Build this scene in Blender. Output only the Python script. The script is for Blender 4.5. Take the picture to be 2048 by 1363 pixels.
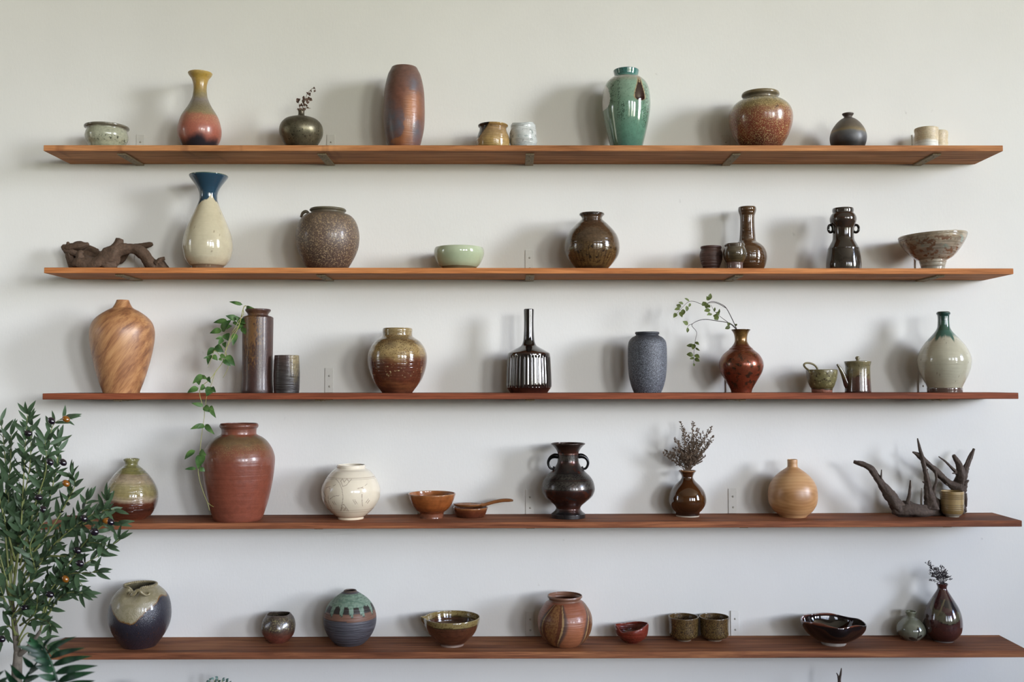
import bpy, bmesh, math, random
from mathutils import Vector, noise as mnoise, Matrix
PI = math.pi
random.seed(7)
scene = bpy.context.scene
COL = scene.collection
for o in list(bpy.data.objects):
    bpy.data.objects.remove(o)

# ------------------------------------------------------------------ camera
F = 2000.0                      # focal length in pixels of the 2048 px frame
DW = 3.6                        # camera to shelf wall
CZ = 1.62                       # camera height
PITCH = math.atan(81.0 / F)
SD = 0.209                      # shelf depth
cam_d = bpy.data.cameras.new('camera')
cam = bpy.data.objects.new('camera', cam_d); COL.objects.link(cam)
cam.location = (0, -DW, CZ)
cam.rotation_euler = (PI / 2 + PITCH, 0, 0)
cam_d.sensor_width = 36.0
cam_d.lens = 36.0 * F / 2048.0
cam_d.clip_start = 0.05
cam_d.dof.use_dof = True
cam_d.dof.focus_distance = 3.45
cam_d.dof.aperture_fstop = 2.8
scene.camera = cam
scene.view_settings.view_transform = 'Standard'
scene.view_settings.look = 'None'
scene.view_settings.gamma = 1.0
scene.view_settings.use_curve_mapping = False
scene.view_settings.exposure = 0.0
WORLD_STRENGTH = 93.0

def lin(c):
    if isinstance(c, str):
        c = tuple(int(c[i:i + 2], 16) for i in (0, 2, 4))
    out = []
    for v in c[:3]:
        v = v / 255.0
        out.append(v / 12.92 if v <= 0.04045 else ((v + 0.055) / 1.055) ** 2.4)
    return (out[0], out[1], out[2], 1.0)

def linp(c, k=0.84, ds=0.05):
    q = lin(c); m_ = (q[0]*0.3 + q[1]*0.59 + q[2]*0.11)
    return tuple((v*(1-ds) + m_*ds)*k for v in q[:3]) + (1.0,)

# ------------------------------------------------------------------ world: pale sky above, trees and bright ground seen through the windows
w = bpy.data.worlds.new('daylight'); scene.world = w; w.use_nodes = True
nt = w.node_tree; nt.nodes.clear()
def wn(t): return nt.nodes.new(t)
tc = wn('ShaderNodeTexCoord'); sep = wn('ShaderNodeSeparateXYZ')
nt.links.new(tc.outputs['Generated'], sep.inputs[0])
rmp = wn('ShaderNodeValToRGB')
els = rmp.color_ramp.elements
els[0].position = 0.0; els[0].color = (0.27, 0.25, 0.21, 1)
els[1].position = 1.0; els[1].color = (0.05, 0.07, 0.11, 1)
for p_, c_ in ((0.44, (0.29, 0.27, 0.22, 1)), (0.485, (0.26, 0.27, 0.20, 1)), (0.51, (0.45, 0.46, 0.38, 1)), (0.535, (0.90, 0.92, 0.97, 1)),
               (0.58, (0.86, 0.90, 1.0, 1)), (0.63, (0.40, 0.46, 0.60, 1)), (0.69, (0.10, 0.14, 0.22, 1))):
    e_ = els.new(p_); e_.color = c_
mul = wn('ShaderNodeMath'); mul.operation = 'MULTIPLY_ADD'
mul.inputs[1].default_value = 0.5; mul.inputs[2].default_value = 0.5
nt.links.new(sep.outputs[2], mul.inputs[0])
wno = wn('ShaderNodeTexNoise'); wno.inputs['Scale'].default_value = 9.0; wno.inputs['Detail'].default_value = 3
nt.links.new(tc.outputs['Generated'], wno.inputs['Vector'])
wad = wn('ShaderNodeMath'); wad.operation = 'MULTIPLY_ADD'; wad.inputs[1].default_value = 0.22; 
wsu = wn('ShaderNodeMath'); wsu.operation = 'SUBTRACT'; wsu.inputs[1].default_value = 0.11
nt.links.new(wno.outputs[0], wad.inputs[0]); nt.links.new(mul.outputs[0], wad.inputs[2])
nt.links.new(wad.outputs[0], wsu.inputs[0])
nt.links.new(wsu.outputs[0], rmp.inputs[0])
bg = wn('ShaderNodeBackground'); bg.inputs[1].default_value = WORLD_STRENGTH
nt.links.new(rmp.outputs[0], bg.inputs[0])
# brighter open sky to the right of the room, shaded garden behind the camera
side = wn('ShaderNodeValToRGB'); se = side.color_ramp.elements
se[0].position = 0.0; se[0].color = (0.11,) * 3 + (1,)
se[1].position = 1.0; se[1].color = (1.0,) * 3 + (1,)
for p_, c_ in ((0.12, 0.10), (0.30, 0.05), (0.56, 0.12), (0.66, 0.2), (0.84, 1.0)):
    e_ = se.new(p_); e_.color = (c_, c_, c_, 1)
m2 = wn('ShaderNodeMath'); m2.operation = 'MULTIPLY_ADD'; m2.inputs[1].default_value = 0.5; m2.inputs[2].default_value = 0.5
nt.links.new(sep.outputs[0], m2.inputs[0]); nt.links.new(m2.outputs[0], side.inputs[0])
m3 = wn('ShaderNodeMath'); m3.operation = 'MULTIPLY'; m3.inputs[1].default_value = WORLD_STRENGTH
nt.links.new(side.outputs[0], m3.inputs[0]); nt.links.new(m3.outputs[0], bg.inputs[1])
wo = wn('ShaderNodeOutputWorld'); nt.links.new(bg.outputs[0], wo.inputs[0])

# ------------------------------------------------------------------ windows of the room (all out of frame): (wall, a0, a1, z0, z1)
XR, XL, YB, ZC = 7.4, -5.0, -8.5, 5.0
WINDOWS = [('right', -5.15, -3.35, 1.75, 4.7),
           ('left', -2.0, -1.1, 1.2, 3.2),
           ('front', 0.9, 2.1, 1.5, 3.8),
           ('front', 3.0, 4.3, 1.5, 3.8),
           ('front', 5.2, 6.8, 1.5, 3.8)]
for i, (wl, a0, a1, z0, z1) in enumerate(WINDOWS):
    ld = bpy.data.lights.new('window_portal', 'AREA'); ld.shape = 'RECTANGLE'
    ld.size = a1 - a0; ld.size_y = z1 - z0
    ld.cycles.is_portal = True
    lo = bpy.data.objects.new('window_portal', ld); COL.objects.link(lo)
    am, zm = (a0 + a1) / 2, (z0 + z1) / 2
    if wl == 'right':
        lo.location = (XR + 0.1, am, zm); lo.rotation_euler = (PI / 2, 0, PI / 2)
    elif wl == 'left':
        lo.location = (XL - 0.1, am, zm); lo.rotation_euler = (PI / 2, 0, -PI / 2)
    else:
        lo.location = (am, YB - 0.1, zm); lo.rotation_euler = (PI / 2, 0, 0)
# portal direction check: area lights shine along local -Z
    d = lo.rotation_euler.to_matrix() @ Vector((0, 0, -1))
    inward = {'right': Vector((-1, 0, 0)), 'left': Vector((1, 0, 0)), 'front': Vector((0, 1, 0))}[wl]
    if d.dot(inward) < 0:
        lo.rotation_euler.z += PI

# ------------------------------------------------------------------ pixel <-> world measuring
CP, SP = math.cos(PITCH), math.sin(PITCH)
def P(u, v, y):
    """world point seen at photo pixel (u, v) in the plane at distance -y in front of the wall"""
    a = (u - 1024.0) / F; b = -(v - 681.5) / F
    dx, dy, dz = a, CP - b * SP, SP + b * CP
    t = (y + DW) / dy
    return Vector((a * t, y, CZ + dz * t))
def pxm(u, y):                     # metres per pixel at column u in plane y
    return (y + DW) / F
def v_of(z, y):
    h = (z - CZ); dd = y + DW
    # camera coords
    zc = dd * CP + h * SP; yc = -dd * SP + h * CP
    return 681.5 - F * yc / zc

# ------------------------------------------------------------------ helpers
def link(name, bm, mat, parent=None, smooth=True, loc=None):
    me = bpy.data.meshes.new(name)
    bm.to_mesh(me); bm.free()
    if smooth:
        me.polygons.foreach_set('use_smooth', [True] * len(me.polygons))
    ob = bpy.data.objects.new(name, me); COL.objects.link(ob)
    for m in (mat if isinstance(mat, (list, tuple)) else [mat]):
        me.materials.append(m)
    if parent is not None: ob.parent = parent
    if loc is not None: ob.location = loc
    return ob
def tag(o, label, cat, group=None, kind=None):
    o['label'] = label; o['category'] = cat
    if group: o['group'] = group
    if kind: o['kind'] = kind
    return o
def empty(name, loc):
    o = bpy.data.objects.new(name, None); COL.objects.link(o); o.location = loc
    o.empty_display_size = 0.05
    return o
def box(bm, x0, x1, y0, y1, z0, z1, mi=0):
    vs = [bm.verts.new(p) for p in ((x0,y0,z0),(x1,y0,z0),(x1,y1,z0),(x0,y1,z0),(x0,y0,z1),(x1,y0,z1),(x1,y1,z1),(x0,y1,z1))]
    for f in ((0,3,2,1),(4,5,6,7),(0,1,5,4),(1,2,6,5),(2,3,7,6),(3,0,4,7)):
        fc = bm.faces.new([vs[i] for i in f]); fc.material_index = mi
def bevel_all(bm, w, seg=2):
    bmesh.ops.bevel(bm, geom=list(bm.edges), offset=w, segments=seg, affect='EDGES', profile=0.5)
def crom(pts, n):
    """Catmull-Rom resample of tuples to n points per span"""
    out = []; m = len(pts)
    for i in range(m - 1):
        p0 = pts[max(i-1,0)]; p1 = pts[i]; p2 = pts[i+1]; p3 = pts[min(i+2,m-1)]
        for k in range(n):
            t = k / n
            out.append(tuple(0.5*((2*b)+(-a+c)*t+(2*a-5*b+4*c-d)*t*t+(-a+3*b-3*c+d)*t**3) for a,b,c,d in zip(p0,p1,p2,p3)))
    out.append(tuple(pts[-1]))
    return out
def tube(bm, pts, rad, seg=8, n=4, gnarl=0.0, gs=30.0, cap=True, mi=0, ridge=0.0):
    """round tube through world points with a radius per point"""
    full = crom([tuple(p) + (r,) for p, r in zip(pts, rad)], n)
    P_ = [Vector(f[:3]) for f in full]; R_ = [max(f[3], 1e-4) for f in full]
    t = (P_[1] - P_[0]).normalized()
    a = t.orthogonal().normalized(); rings = []
    for i, p in enumerate(P_):
        if i == 0: t2 = (P_[1] - P_[0])
        elif i == len(P_) - 1: t2 = (P_[-1] - P_[-2])
        else: t2 = (P_[i+1] - P_[i-1])
        if t2.length < 1e-9: t2 = t
        t2 = t2.normalized()
        q = t.rotation_difference(t2); a = (q @ a).normalized(); t = t2
        b = t.cross(a).normalized(); ring = []
        for k in range(seg):
            an = 2*PI*k/seg
            dv = math.cos(an)*a + math.sin(an)*b
            r = R_[i]
            if gnarl: r *= 1 + gnarl * (mnoise.noise((p + dv*r)*gs) + 0.5*mnoise.noise((p + dv*r)*gs*2.7))
            if ridge:
                r *= 1 + ridge*(mnoise.noise(Vector((math.cos(an)*2.2, math.sin(an)*2.2, i*0.09))) + 0.6*mnoise.noise(Vector((math.cos(an)*5, math.sin(an)*5, i*0.12 + 7))))
            ring.append(bm.verts.new(p + dv*r))
        rings.append(ring)
    for i in range(len(rings)-1):
        for k in range(seg):
            f = bm.faces.new((rings[i][k], rings[i][(k+1)%seg], rings[i+1][(k+1)%seg], rings[i+1][k])); f.material_index = mi
    if cap:
        f = bm.faces.new(rings[0][::-1]); f.material_index = mi
        f = bm.faces.new(rings[-1]); f.material_index = mi
def leaf(bm, base, tip, width, nrm, curl=0.15, n=6, blunt=0.5, mi=0):
    """a pointed leaf blade folded along its midrib"""
    ax = tip - base; L = ax.length
    if L < 1e-6: return
    axn = ax.normalized()
    side = axn.cross(nrm)
    if side.length < 1e-4: side = axn.orthogonal()
    side.normalize(); up = side.cross(axn).normalized()
    prev = None
    for i in range(n + 1):
        t = i / n
        wd = width * 0.5 * (math.sin(PI * t ** blunt) ** 0.9 if 0 < t < 1 else 0.0)
        c = base + axn * (L * t) + up * (curl * L * math.sin(PI * t))
        if wd < 1e-6:
            cur = (bm.verts.new(c),)
        else:
            cur = (bm.verts.new(c - side*wd + up*wd*0.3), bm.verts.new(c), bm.verts.new(c + side*wd + up*wd*0.3))
        if prev is not None:
            if len(prev) == 1 and len(cur) == 3:
                fs = ((prev[0], cur[0], cur[1]), (prev[0], cur[1], cur[2]))
            elif len(prev) == 3 and len(cur) == 3:
                fs = ((prev[0], cur[0], cur[1], prev[1]), (prev[1], cur[1], cur[2], prev[2]))
            elif len(prev) == 3:
                fs = ((prev[0], cur[0], prev[1]), (prev[1], cur[0], prev[2]))
            else: fs = ()
            for f_ in fs:
                f = bm.faces.new(f_); f.material_index = mi
        prev = cur

# ------------------------------------------------------------------ materials
class NB:
    def __init__(s, name):
        s.m = bpy.data.materials.new(name); s.m.use_nodes = True
        s.t = s.m.node_tree; s.t.nodes.clear()
        s.out = s.n('ShaderNodeOutputMaterial'); s.b = s.n('ShaderNodeBsdfPrincipled')
        s.l(s.b.outputs[0], s.out.inputs[0])
    def n(s, t, **k):
        nd = s.t.nodes.new(t)
        for a, v in k.items(): setattr(nd, a, v)
        return nd
    def l(s, a, b): s.t.links.new(a, b)
    def val(s, sock, v):
        if hasattr(v, 'is_output') or isinstance(v, bpy.types.NodeSocket): s.l(v, sock)
        else: sock.default_value = v
    def math(s, op, a, b=0.0, c=None, clamp=False):
        nd = s.n('ShaderNodeMath', operation=op); nd.use_clamp = clamp
        s.val(nd.inputs[0], a); s.val(nd.inputs[1], b)
        if c is not None: s.val(nd.inputs[2], c)
        return nd.outputs[0]
    def noise(s, vec, scale, detail=3, rough=0.55, dist=0.0):
        nd = s.n('ShaderNodeTexNoise'); nd.inputs['Scale'].default_value = scale
        nd.inputs['Detail'].default_value = detail; nd.inputs['Roughness'].default_value = rough
        nd.inputs['Distortion'].default_value = dist
        if vec is not None: s.l(vec, nd.inputs['Vector'])
        return nd.outputs[0]
    def ramp(s, fac, stops, interp='LINEAR'):
        nd = s.n('ShaderNodeValToRGB'); cr = nd.color_ramp; cr.interpolation = interp
        while len(cr.elements) > 1: cr.elements.remove(cr.elements[-1])
        cr.elements[0].position = stops[0][0]; cr.elements[0].color = stops[0][1]
        for p, c in stops[1:]:
            e = cr.elements.new(p); e.color = c
        s.val(nd.inputs[0], fac); return nd.outputs[0]
    def mix(s, fac, a, b, blend='MIX'):
        nd = s.n('ShaderNodeMix', data_type='RGBA', blend_type=blend)
        s.val(nd.inputs[0], fac); s.val(nd.inputs[6], a); s.val(nd.inputs[7], b)
        return nd.outputs[2]
    def mapping(s, vec, scale=(1,1,1), rot=(0,0,0), loc=(0,0,0)):
        nd = s.n('ShaderNodeMapping'); nd.inputs['Scale'].default_value = scale
        nd.inputs['Rotation'].default_value = rot; nd.inputs['Location'].default_value = loc
        s.l(vec, nd.inputs['Vector']); return nd.outputs[0]
    def bump(s, h, strength, dist=0.002, normal=None):
        nd = s.n('ShaderNodeBump'); nd.inputs['Strength'].default_value = strength
        nd.inputs['Distance'].default_value = dist; s.val(nd.inputs['Height'], h)
        if normal is not None: s.l(normal, nd.inputs['Normal'])
        return nd.outputs[0]
    def fin(s, col=None, rough=None, metal=None, normal=None, coat=0.0, spec=None, coat_rough=0.05):
        if col is not None: s.val(s.b.inputs['Base Color'], col)
        if rough is not None: s.val(s.b.inputs['Roughness'], rough)
        if metal is not None: s.val(s.b.inputs['Metallic'], metal)
        if normal is not None: s.l(normal, s.b.inputs['Normal'])
        if coat:
            s.b.inputs['Coat Weight'].default_value = coat
            s.b.inputs['Coat Roughness'].default_value = coat_rough
        if spec is not None: s.b.inputs['Specular IOR Level'].default_value = spec
        return s.m

def glaze(name, stops, H, wob=0.06, wobs=18.0, var=0.25, vars_=60.0, specks=(), rough=0.25, metal=0.0,
          coat=0.0, rings=None, grain=None, paint=False, streak=0.0, ringcol=0.0, alb=0.84):
    """fired clay: colour by height with a wandering edge, flecks, throwing rings, surface grain; H = pot height in metres"""
    b = NB(name)
    tcn = b.n('ShaderNodeTexCoord'); oc = tcn.outputs['Object']
    sp = b.n('ShaderNodeSeparateXYZ'); b.l(oc, sp.inputs[0])
    zn = b.math('DIVIDE', sp.outputs[2], H)
    vec = b.mapping(oc, (1, 1, 0.25)) if streak else oc
    nz = b.noise(vec, wobs, 3)
    z2 = b.math('MULTIPLY_ADD', b.math('SUBTRACT', nz, 0.5), wob * 3.6, zn)
    ds_ = 0.0 if alb == 1.0 else 0.05
    col = b.ramp(z2, [(p, linp(c, alb, ds_)) for p, c in stops])
    if var:
        nv = b.noise(b.mapping(oc, (1, 1, 1.0)), vars_, 4, 0.65)
        k = b.math('MULTIPLY_ADD', nv, var * 5.0, 1.0 - var * 2.5)
        k = b.math('MAXIMUM', k, 0.25)
        cb = b.n('ShaderNodeCombineColor'); 
        for i in range(3): b.l(k, cb.inputs[i])
        col = b.mix(1.0, col, cb.outputs[0], 'MULTIPLY')
    if ringcol and rings:
        rn = b.noise(b.mapping(oc, (0.05, 0.05, 1)), rings[0], 2)
        k = b.math('MULTIPLY_ADD', rn, ringcol * 5.0, 1.0 - ringcol * 2.5)
        cb = b.n('ShaderNodeCombineColor')
        for i in range(3): b.l(k, cb.inputs[i])
        col = b.mix(1.0, col, cb.outputs[0], 'MULTIPLY')
    for sc, scl, th, z0, z1 in specks:
        ns = b.noise(oc, scl, 2, 0.6)
        mk = b.math('MULTIPLY', b.math('SUBTRACT', ns, th - 0.03), 16.0, clamp=True)
        zm = b.math('MULTIPLY', b.math('MULTIPLY', b.math('SUBTRACT', zn, z0), 8.0, clamp=True),
                    b.math('MULTIPLY', b.math('SUBTRACT', z1, zn), 8.0, clamp=True))
        col = b.mix(b.math('MULTIPLY', mk, zm), col, linp(sc, alb, ds_))
    if paint:
        at = b.n('ShaderNodeAttribute'); at.attribute_name = 'paint'
        col = b.mix(at.outputs['Alpha'], col, at.outputs['Color'])
    nrm = None
    if rings:
        rn = b.noise(b.mapping(oc, (0.06, 0.06, 1)), rings[0], 2)
        nrm = b.bump(rn, min(1.0, rings[1]*1.9), 0.006)
    if grain:
        gn = b.noise(oc, grain[0], 3)
        nrm = b.bump(gn, grain[1], 0.002, nrm)
    rv = b.math('MULTIPLY_ADD', b.noise(oc, 35, 3), rough * 0.6, rough * 0.7)
    return b.fin(col, rv, metal, nrm, coat)

def plain(name, c, rough=0.5, metal=0.0, var=0.1, scale=40, grain=None, coat=0.0):
    return glaze(name, [(0.0, c)], 1.0, 0.0, 5, var, scale, rough=rough, metal=metal, grain=grain, coat=coat, alb=1.0)

def wood_mat(name, dark, mid, light, axis='x', scale=1.0, rough=0.55, stain=None):
    b = NB(name); tcn = b.n('ShaderNodeTexCoord'); oc = tcn.outputs['Object']
    sc = {'x': (1.2, 22, 22), 'z': (22, 22, 1.2)}[axis]
    m = b.mapping(oc, tuple(q * scale for q in sc))
    n1 = b.noise(m, 2.2, 5, 0.65, 0.6)
    n2 = b.noise(b.mapping(oc, tuple(q * scale for q in ((6, 160, 160) if axis == 'x' else (160, 160, 6)))), 1.5, 2)
    n3 = b.noise(b.mapping(oc, (0.9, 3, 3)), 1.6, 2)
    f = b.math('ADD', b.math('MULTIPLY', n1, 0.6), b.math('MULTIPLY', n3, 0.4))
    col = b.ramp(f, [(0.38, lin(dark)), (0.5, lin(mid)), (0.62, lin(light))])
    k = b.math('MULTIPLY_ADD', n2, 1.0, 0.5)
    cb = b.n('ShaderNodeCombineColor')
    for i in range(3): b.l(k, cb.inputs[i])
    col = b.mix(1.0, col, cb.outputs[0], 'MULTIPLY')
    if stain:
        sn = b.noise(b.mapping(oc, (9, 1.5, 1.5), (0, 0, 0.9)), 1.4, 3)
        mk = b.math('MULTIPLY', b.math('SUBTRACT', sn, 0.58), 9.0, clamp=True)
        sx = b.n('ShaderNodeSeparateXYZ'); b.l(oc, sx.inputs[0])
        lim = b.math('MULTIPLY', b.math('SUBTRACT', -0.25, sx.outputs[0]), 2.0, clamp=True)
        col = b.mix(b.math('MULTIPLY', b.math('MULTIPLY', mk, lim), 0.55), col, lin(stain))
    nrm = b.bump(n2, 0.25, 0.001)
    return b.fin(col, rough, 0.0, nrm, spec=0.2)

# wall paint
b = NB('wall_paint'); tcn = b.n('ShaderNodeTexCoord'); oc = tcn.outputs['Object']
n1 = b.noise(oc, 2.0, 3); n2 = b.noise(b.mapping(oc, (3, 1, 1)), 55, 4); n3 = b.noise(oc, 9, 4, 0.6)
col = b.ramp(n1, [(0.3, lin('DAD9D3')), (0.7, lin('E0DFD9'))])
sp1 = b.math('MULTIPLY', b.math('SUBTRACT', b.noise(oc, 24, 2, 0.4), 0.76), 14, clamp=True)
col = b.mix(b.math('MULTIPLY', sp1, 0.5), col, lin('A8A69C'))
nrm = b.bump(n3, 0.12, 0.006)
nrm = b.bump(n2, 0.14, 0.002, nrm)
M_WALL = b.fin(col, 0.75, 0, nrm, spec=0.2)
M_ROOM = plain('room_paint', '7C766A', 0.8)
M_CEIL = plain('ceiling_paint', 'CBC8C0', 0.9)
M_FLOOR = wood_mat('floor_boards', '3A322C', '4C433C', '5A5048', 'x', 0.6, 0.5)
M_FRAME = plain('window_frame_paint', '4A3B30', 0.5)
M_PLATE = plain('painted_steel', 'D6D5CE', 0.6, 0.0, 0.03, 60)
M_LEG = glaze('dusty_steel', [(0, '8A7A60')], 1, 0, 5, 0.35, 220, rough=0.8, alb=1.0)
M_SCREW = plain('screw_steel', 'B4B2A8', 0.5, 0.2)
WOODS = [wood_mat('shelf_wood_1', '82522F', 'A66E44', 'BE8656', stain='5A3020', rough=0.7),
         wood_mat('shelf_wood_2', '8E552E', 'B07040', 'C48450', rough=0.7),
         wood_mat('shelf_wood_3', '5E301E', '7C422A', '8F5034', rough=0.7),
         wood_mat('shelf_wood_4', '553020', '7C4A30', '97603F', rough=0.7),
         wood_mat('shelf_wood_5', '523020', '7A4B32', '9C6844', rough=0.7),
         wood_mat('shelf_wood_6', '523020', '7A4B32', '9C6844', rough=0.7)]

# ------------------------------------------------------------------ room shell
def struct(name, bm, mat, smooth=False):
    o = link(name, bm, mat, smooth=smooth); o['kind'] = 'structure'; return o
bm = bmesh.new(); box(bm, XL-.2, XR+.2, 0, .2, -.1, ZC+.1); struct('wall_back', bm, M_WALL)
bm = bmesh.new(); box(bm, XL-.2, XR+.2, YB-.2, .2, -.15, 0); struct('floor', bm, M_FLOOR)
bm = bmesh.new(); box(bm, XL-.2, XR+.2, YB-.2, .2, ZC, ZC+.15); struct('ceiling', bm, M_CEIL)
def holed(wl):
    bm = bmesh.new(); ws = sorted([q for q in WINDOWS if q[0] == wl], key=lambda q: q[1])
    lo, hi = (YB, 0.0) if wl != 'front' else (XL, XR)
    def bx(a0, a1, z0, z1):
        if a1 - a0 < 1e-4 or z1 - z0 < 1e-4: return
        if wl == 'right': box(bm, XR, XR+.2, a0, a1, z0, z1)
        elif wl == 'left': box(bm, XL-.2, XL, a0, a1, z0, z1)
        else: box(bm, a0, a1, YB-.2, YB, z0, z1)
    cur = lo
    for q in ws:
        bx(cur, q[1], 0, ZC); bx(q[1], q[2], 0, q[3]); bx(q[1], q[2], q[4], ZC); cur = q[2]
    bx(cur, hi, 0, ZC)
    return bm
for wl in ('right', 'left', 'front'):
    struct('wall_' + wl, holed(wl), M_ROOM)
for i, (wl, a0, a1, z0, z1) in enumerate(WINDOWS):
    bm = bmesh.new()
    def fb(p0, p1, q0, q1):
        if wl == 'right': box(bm, XR+.03, XR+.08, p0, p1, q0, q1)
        elif wl == 'left': box(bm, XL-.08, XL-.03, p0, p1, q0, q1)
        else: box(bm, p0, p1, YB-.08, YB-.03, q0, q1)
    t = 0.06
    fb(a0, a1, z0, z0+t); fb(a0, a1, z1-t, z1)
    nv = 3
    for k in range(nv + 1):
        xx = a0 + (a1 - a0 - t) * k / nv; fb(xx, xx+t, z0+t, z1-t)
    zz = z0 + (z1 - z0) * 0.68; fb(a0, a1, zz, zz + 0.045)
    struct('window_%d' % (i + 1), bm, M_FRAME)

# ------------------------------------------------------------------ shelves
SH = [(87, 290, 2006, 290.5, 11.7), (88, 534.5, 2027, 536.4, 11.4), (85, 786.3, 2037, 785.0, 12.2),
      (80, 1046.5, 2044, 1040.5, 12.0), (75, 1305.5, 2059, 1300.5, 13.0), (72, 1562, 2070, 1560, 13.0)]
SHL = ['top shelf', 'second shelf', 'middle shelf', 'fourth shelf', 'fifth shelf', 'lowest shelf']
SHD = ['orange-brown hardwood shelf board with stained rough underside, the topmost',
       'orange-brown hardwood shelf board carrying the blue-necked vase, second from the top',
       'reddish brown shelf board at eye level carrying the tall wooden vase',
       'dark reddish brown shelf board carrying the large red clay jar',
       'dark brown shelf board with a knot in its edge, lowest fully seen',
       'brown shelf board just below the frame carrying the succulent']
shelf_line = []
for i, (ul, vl, ur, vr, th) in enumerate(SH):
    a = P(ul, vl, -SD); c = P(ur, vr, -SD); t = th / F * (DW - SD)
    shelf_line.append((a, c))
    bm = bmesh.new()
    vs = []
    for (q, y) in ((a, -SD), (c, -SD), (c, -0.0005), (a, -0.0005)):
        vs.append(bm.verts.new((q.x, y, q.z - t)))
    for (q, y) in ((a, -SD), (c, -SD), (c, -0.0005), (a, -0.0005)):
        vs.append(bm.verts.new((q.x, y, q.z)))
    for f in ((0,3,2,1),(4,5,6,7),(0,1,5,4),(1,2,6,5),(2,3,7,6),(3,0,4,7)):
        bm.faces.new([vs[j] for j in f])
    bevel_all(bm, 0.0012, 1)
    o = link('shelf_board', bm, WOODS[i], smooth=False)
    tag(o, SHD[i], 'shelf', 'wall shelf boards')
def shelf_z(i, x):
    a, c = shelf_line[i]
    return a.z + (c.z - a.z) * (x - a.x) / (c.x - a.x)
SHT = [s[4] / F * (DW - SD) for s in SH]

# ------------------------------------------------------------------ brackets
def screw(bm, x, y, z, axis):
    r = 0.0042; seg = 12
    for (rr, dd) in ((r, 0.0012), (r*0.45, 0.0017)):
        m = Matrix.Translation((x, y, z))
        if axis == 'y': m = m @ Matrix.Rotation(PI/2, 4, 'X')
        bmesh.ops.create_cone(bm, cap_ends=True, segments=seg, radius1=rr, radius2=rr*0.8, depth=dd*2, matrix=m)
PLX = [274, 658.5, 1058.5, 1455, 1840]
PLX5 = [274, 658, 1059.3, 1465, 1850]
ORD = ['leftmost', 'second from left', 'middle one', 'second from right', 'rightmost']
proto = None
for i in range(6):
    for j in range(5):
        u = PLX[j] + (PLX5[j] - PLX[j]) * i / 4.0
        x = (u - 1024) / F * DW * 1.0
        x = P(u, 762, 0).x
        z = shelf_z(i, x)
        lab = 'flat steel angle bracket carrying the %s, %s of five' % (SHL[i], 'the ' + ORD[j])
        if proto is None:
            root = empty('shelf_bracket', (x, 0, z)); proto = root
            bm = bmesh.new(); box(bm, -.0148, .0148, -.004, -.0002, 0.0005, 0.088); bevel_all(bm, 0.0006, 1)
            pl = link('wall_plate', bm, M_PLATE, root, False); pl['label'] = 'wall plate painted over in the wall colour'
            bm = bmesh.new(); screw(bm, .001, -.0042, .060, 'y'); link('screw', bm, M_SCREW, pl)
            bm = bmesh.new(); screw(bm, .002, -.0042, .022, 'y'); link('screw', bm, M_SCREW, pl)
            bm = bmesh.new(); box(bm, -.0148, .0148, -.176, -.0005, -SHT[0]-.006, -SHT[0]-.0004); bevel_all(bm, 0.0006, 1)
            lg = link('support_leg', bm, M_LEG, root, False); lg['label'] = 'bare dusty steel leg'
            for yy in (-.150, -.085):
                bm = bmesh.new(); screw(bm, 0, yy, -SHT[0]-.0062, 'z'); link('screw', bm, M_LEG, lg)
        else:
            root = proto.copy(); COL.objects.link(root); root.location = (x, 0, z)
            for ch in list(proto.children):
                c1 = ch.copy(); COL.objects.link(c1); c1.parent = root
                if ch.name.startswith('support_leg'): c1.location.z = SHT[0] - SHT[i]
                for g in ch.children:
                    c2 = g.copy(); COL.objects.link(c2); c2.parent = c1
        tag(root, lab, 'bracket', 'steel shelf brackets')

# ------------------------------------------------------------------ turned pots
def lathe(bm, prof, seg, deform=None):
    rings = []
    for (r, z) in prof:
        if r < 1e-6:
            rings.append([bm.verts.new((0, 0, z))]); continue
        ring = []
        for k in range(seg):
            a = 2*PI*k/seg
            x, y, zz = r*math.cos(a), r*math.sin(a), z
            if deform: x, y, zz = deform(a, r, z, x, y)
            ring.append(bm.verts.new((x, y, zz)))
        rings.append(ring)
    for i in range(len(rings)-1):
        A, B = rings[i], rings[i+1]
        for k in range(seg):
            k2 = (k+1) % seg
            if len(A) == 1 and len(B) == 1: continue
            if len(A) == 1: bm.faces.new((A[0], B[k2], B[k]))
            elif len(B) == 1: bm.faces.new((A[k], A[k2], B[0]))
            else: bm.faces.new((A[k], A[k2], B[k2], B[k]))
def resample(prof, step):
    """prof of (z, r) corner-aware: duplicated points keep corners sharp"""
    out = []; segs = [[prof[0]]]
    for p in prof[1:]:
        if p == segs[-1][-1]: segs.append([p])
        else: segs[-1].append(p)
    for s in segs:
        if len(s) == 1: continue
        L = sum(math.hypot(s[i+1][0]-s[i][0], s[i+1][1]-s[i][1]) for i in range(len(s)-1))
        n = max(2, int(L / step / (len(s)-1)))
        q = crom(s, n)
        out += q if not out else q[1:]
    return out
def foot_y(cx, sh, hwb, vbf, hwmax=0):
    y = -.11
    for _ in range(40):
        x = P(cx, vbf, y).x; r = hwb * pxm(cx, y)
        e = v_of(shelf_z(sh, x), y - r) - vbf
        y += e * 0.0035
        y = max(-.19, min(-.02, y))
    return min(y, -(hwmax * pxm(cx, y) * 0.99 + 0.004))
class Pot: pass
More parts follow.
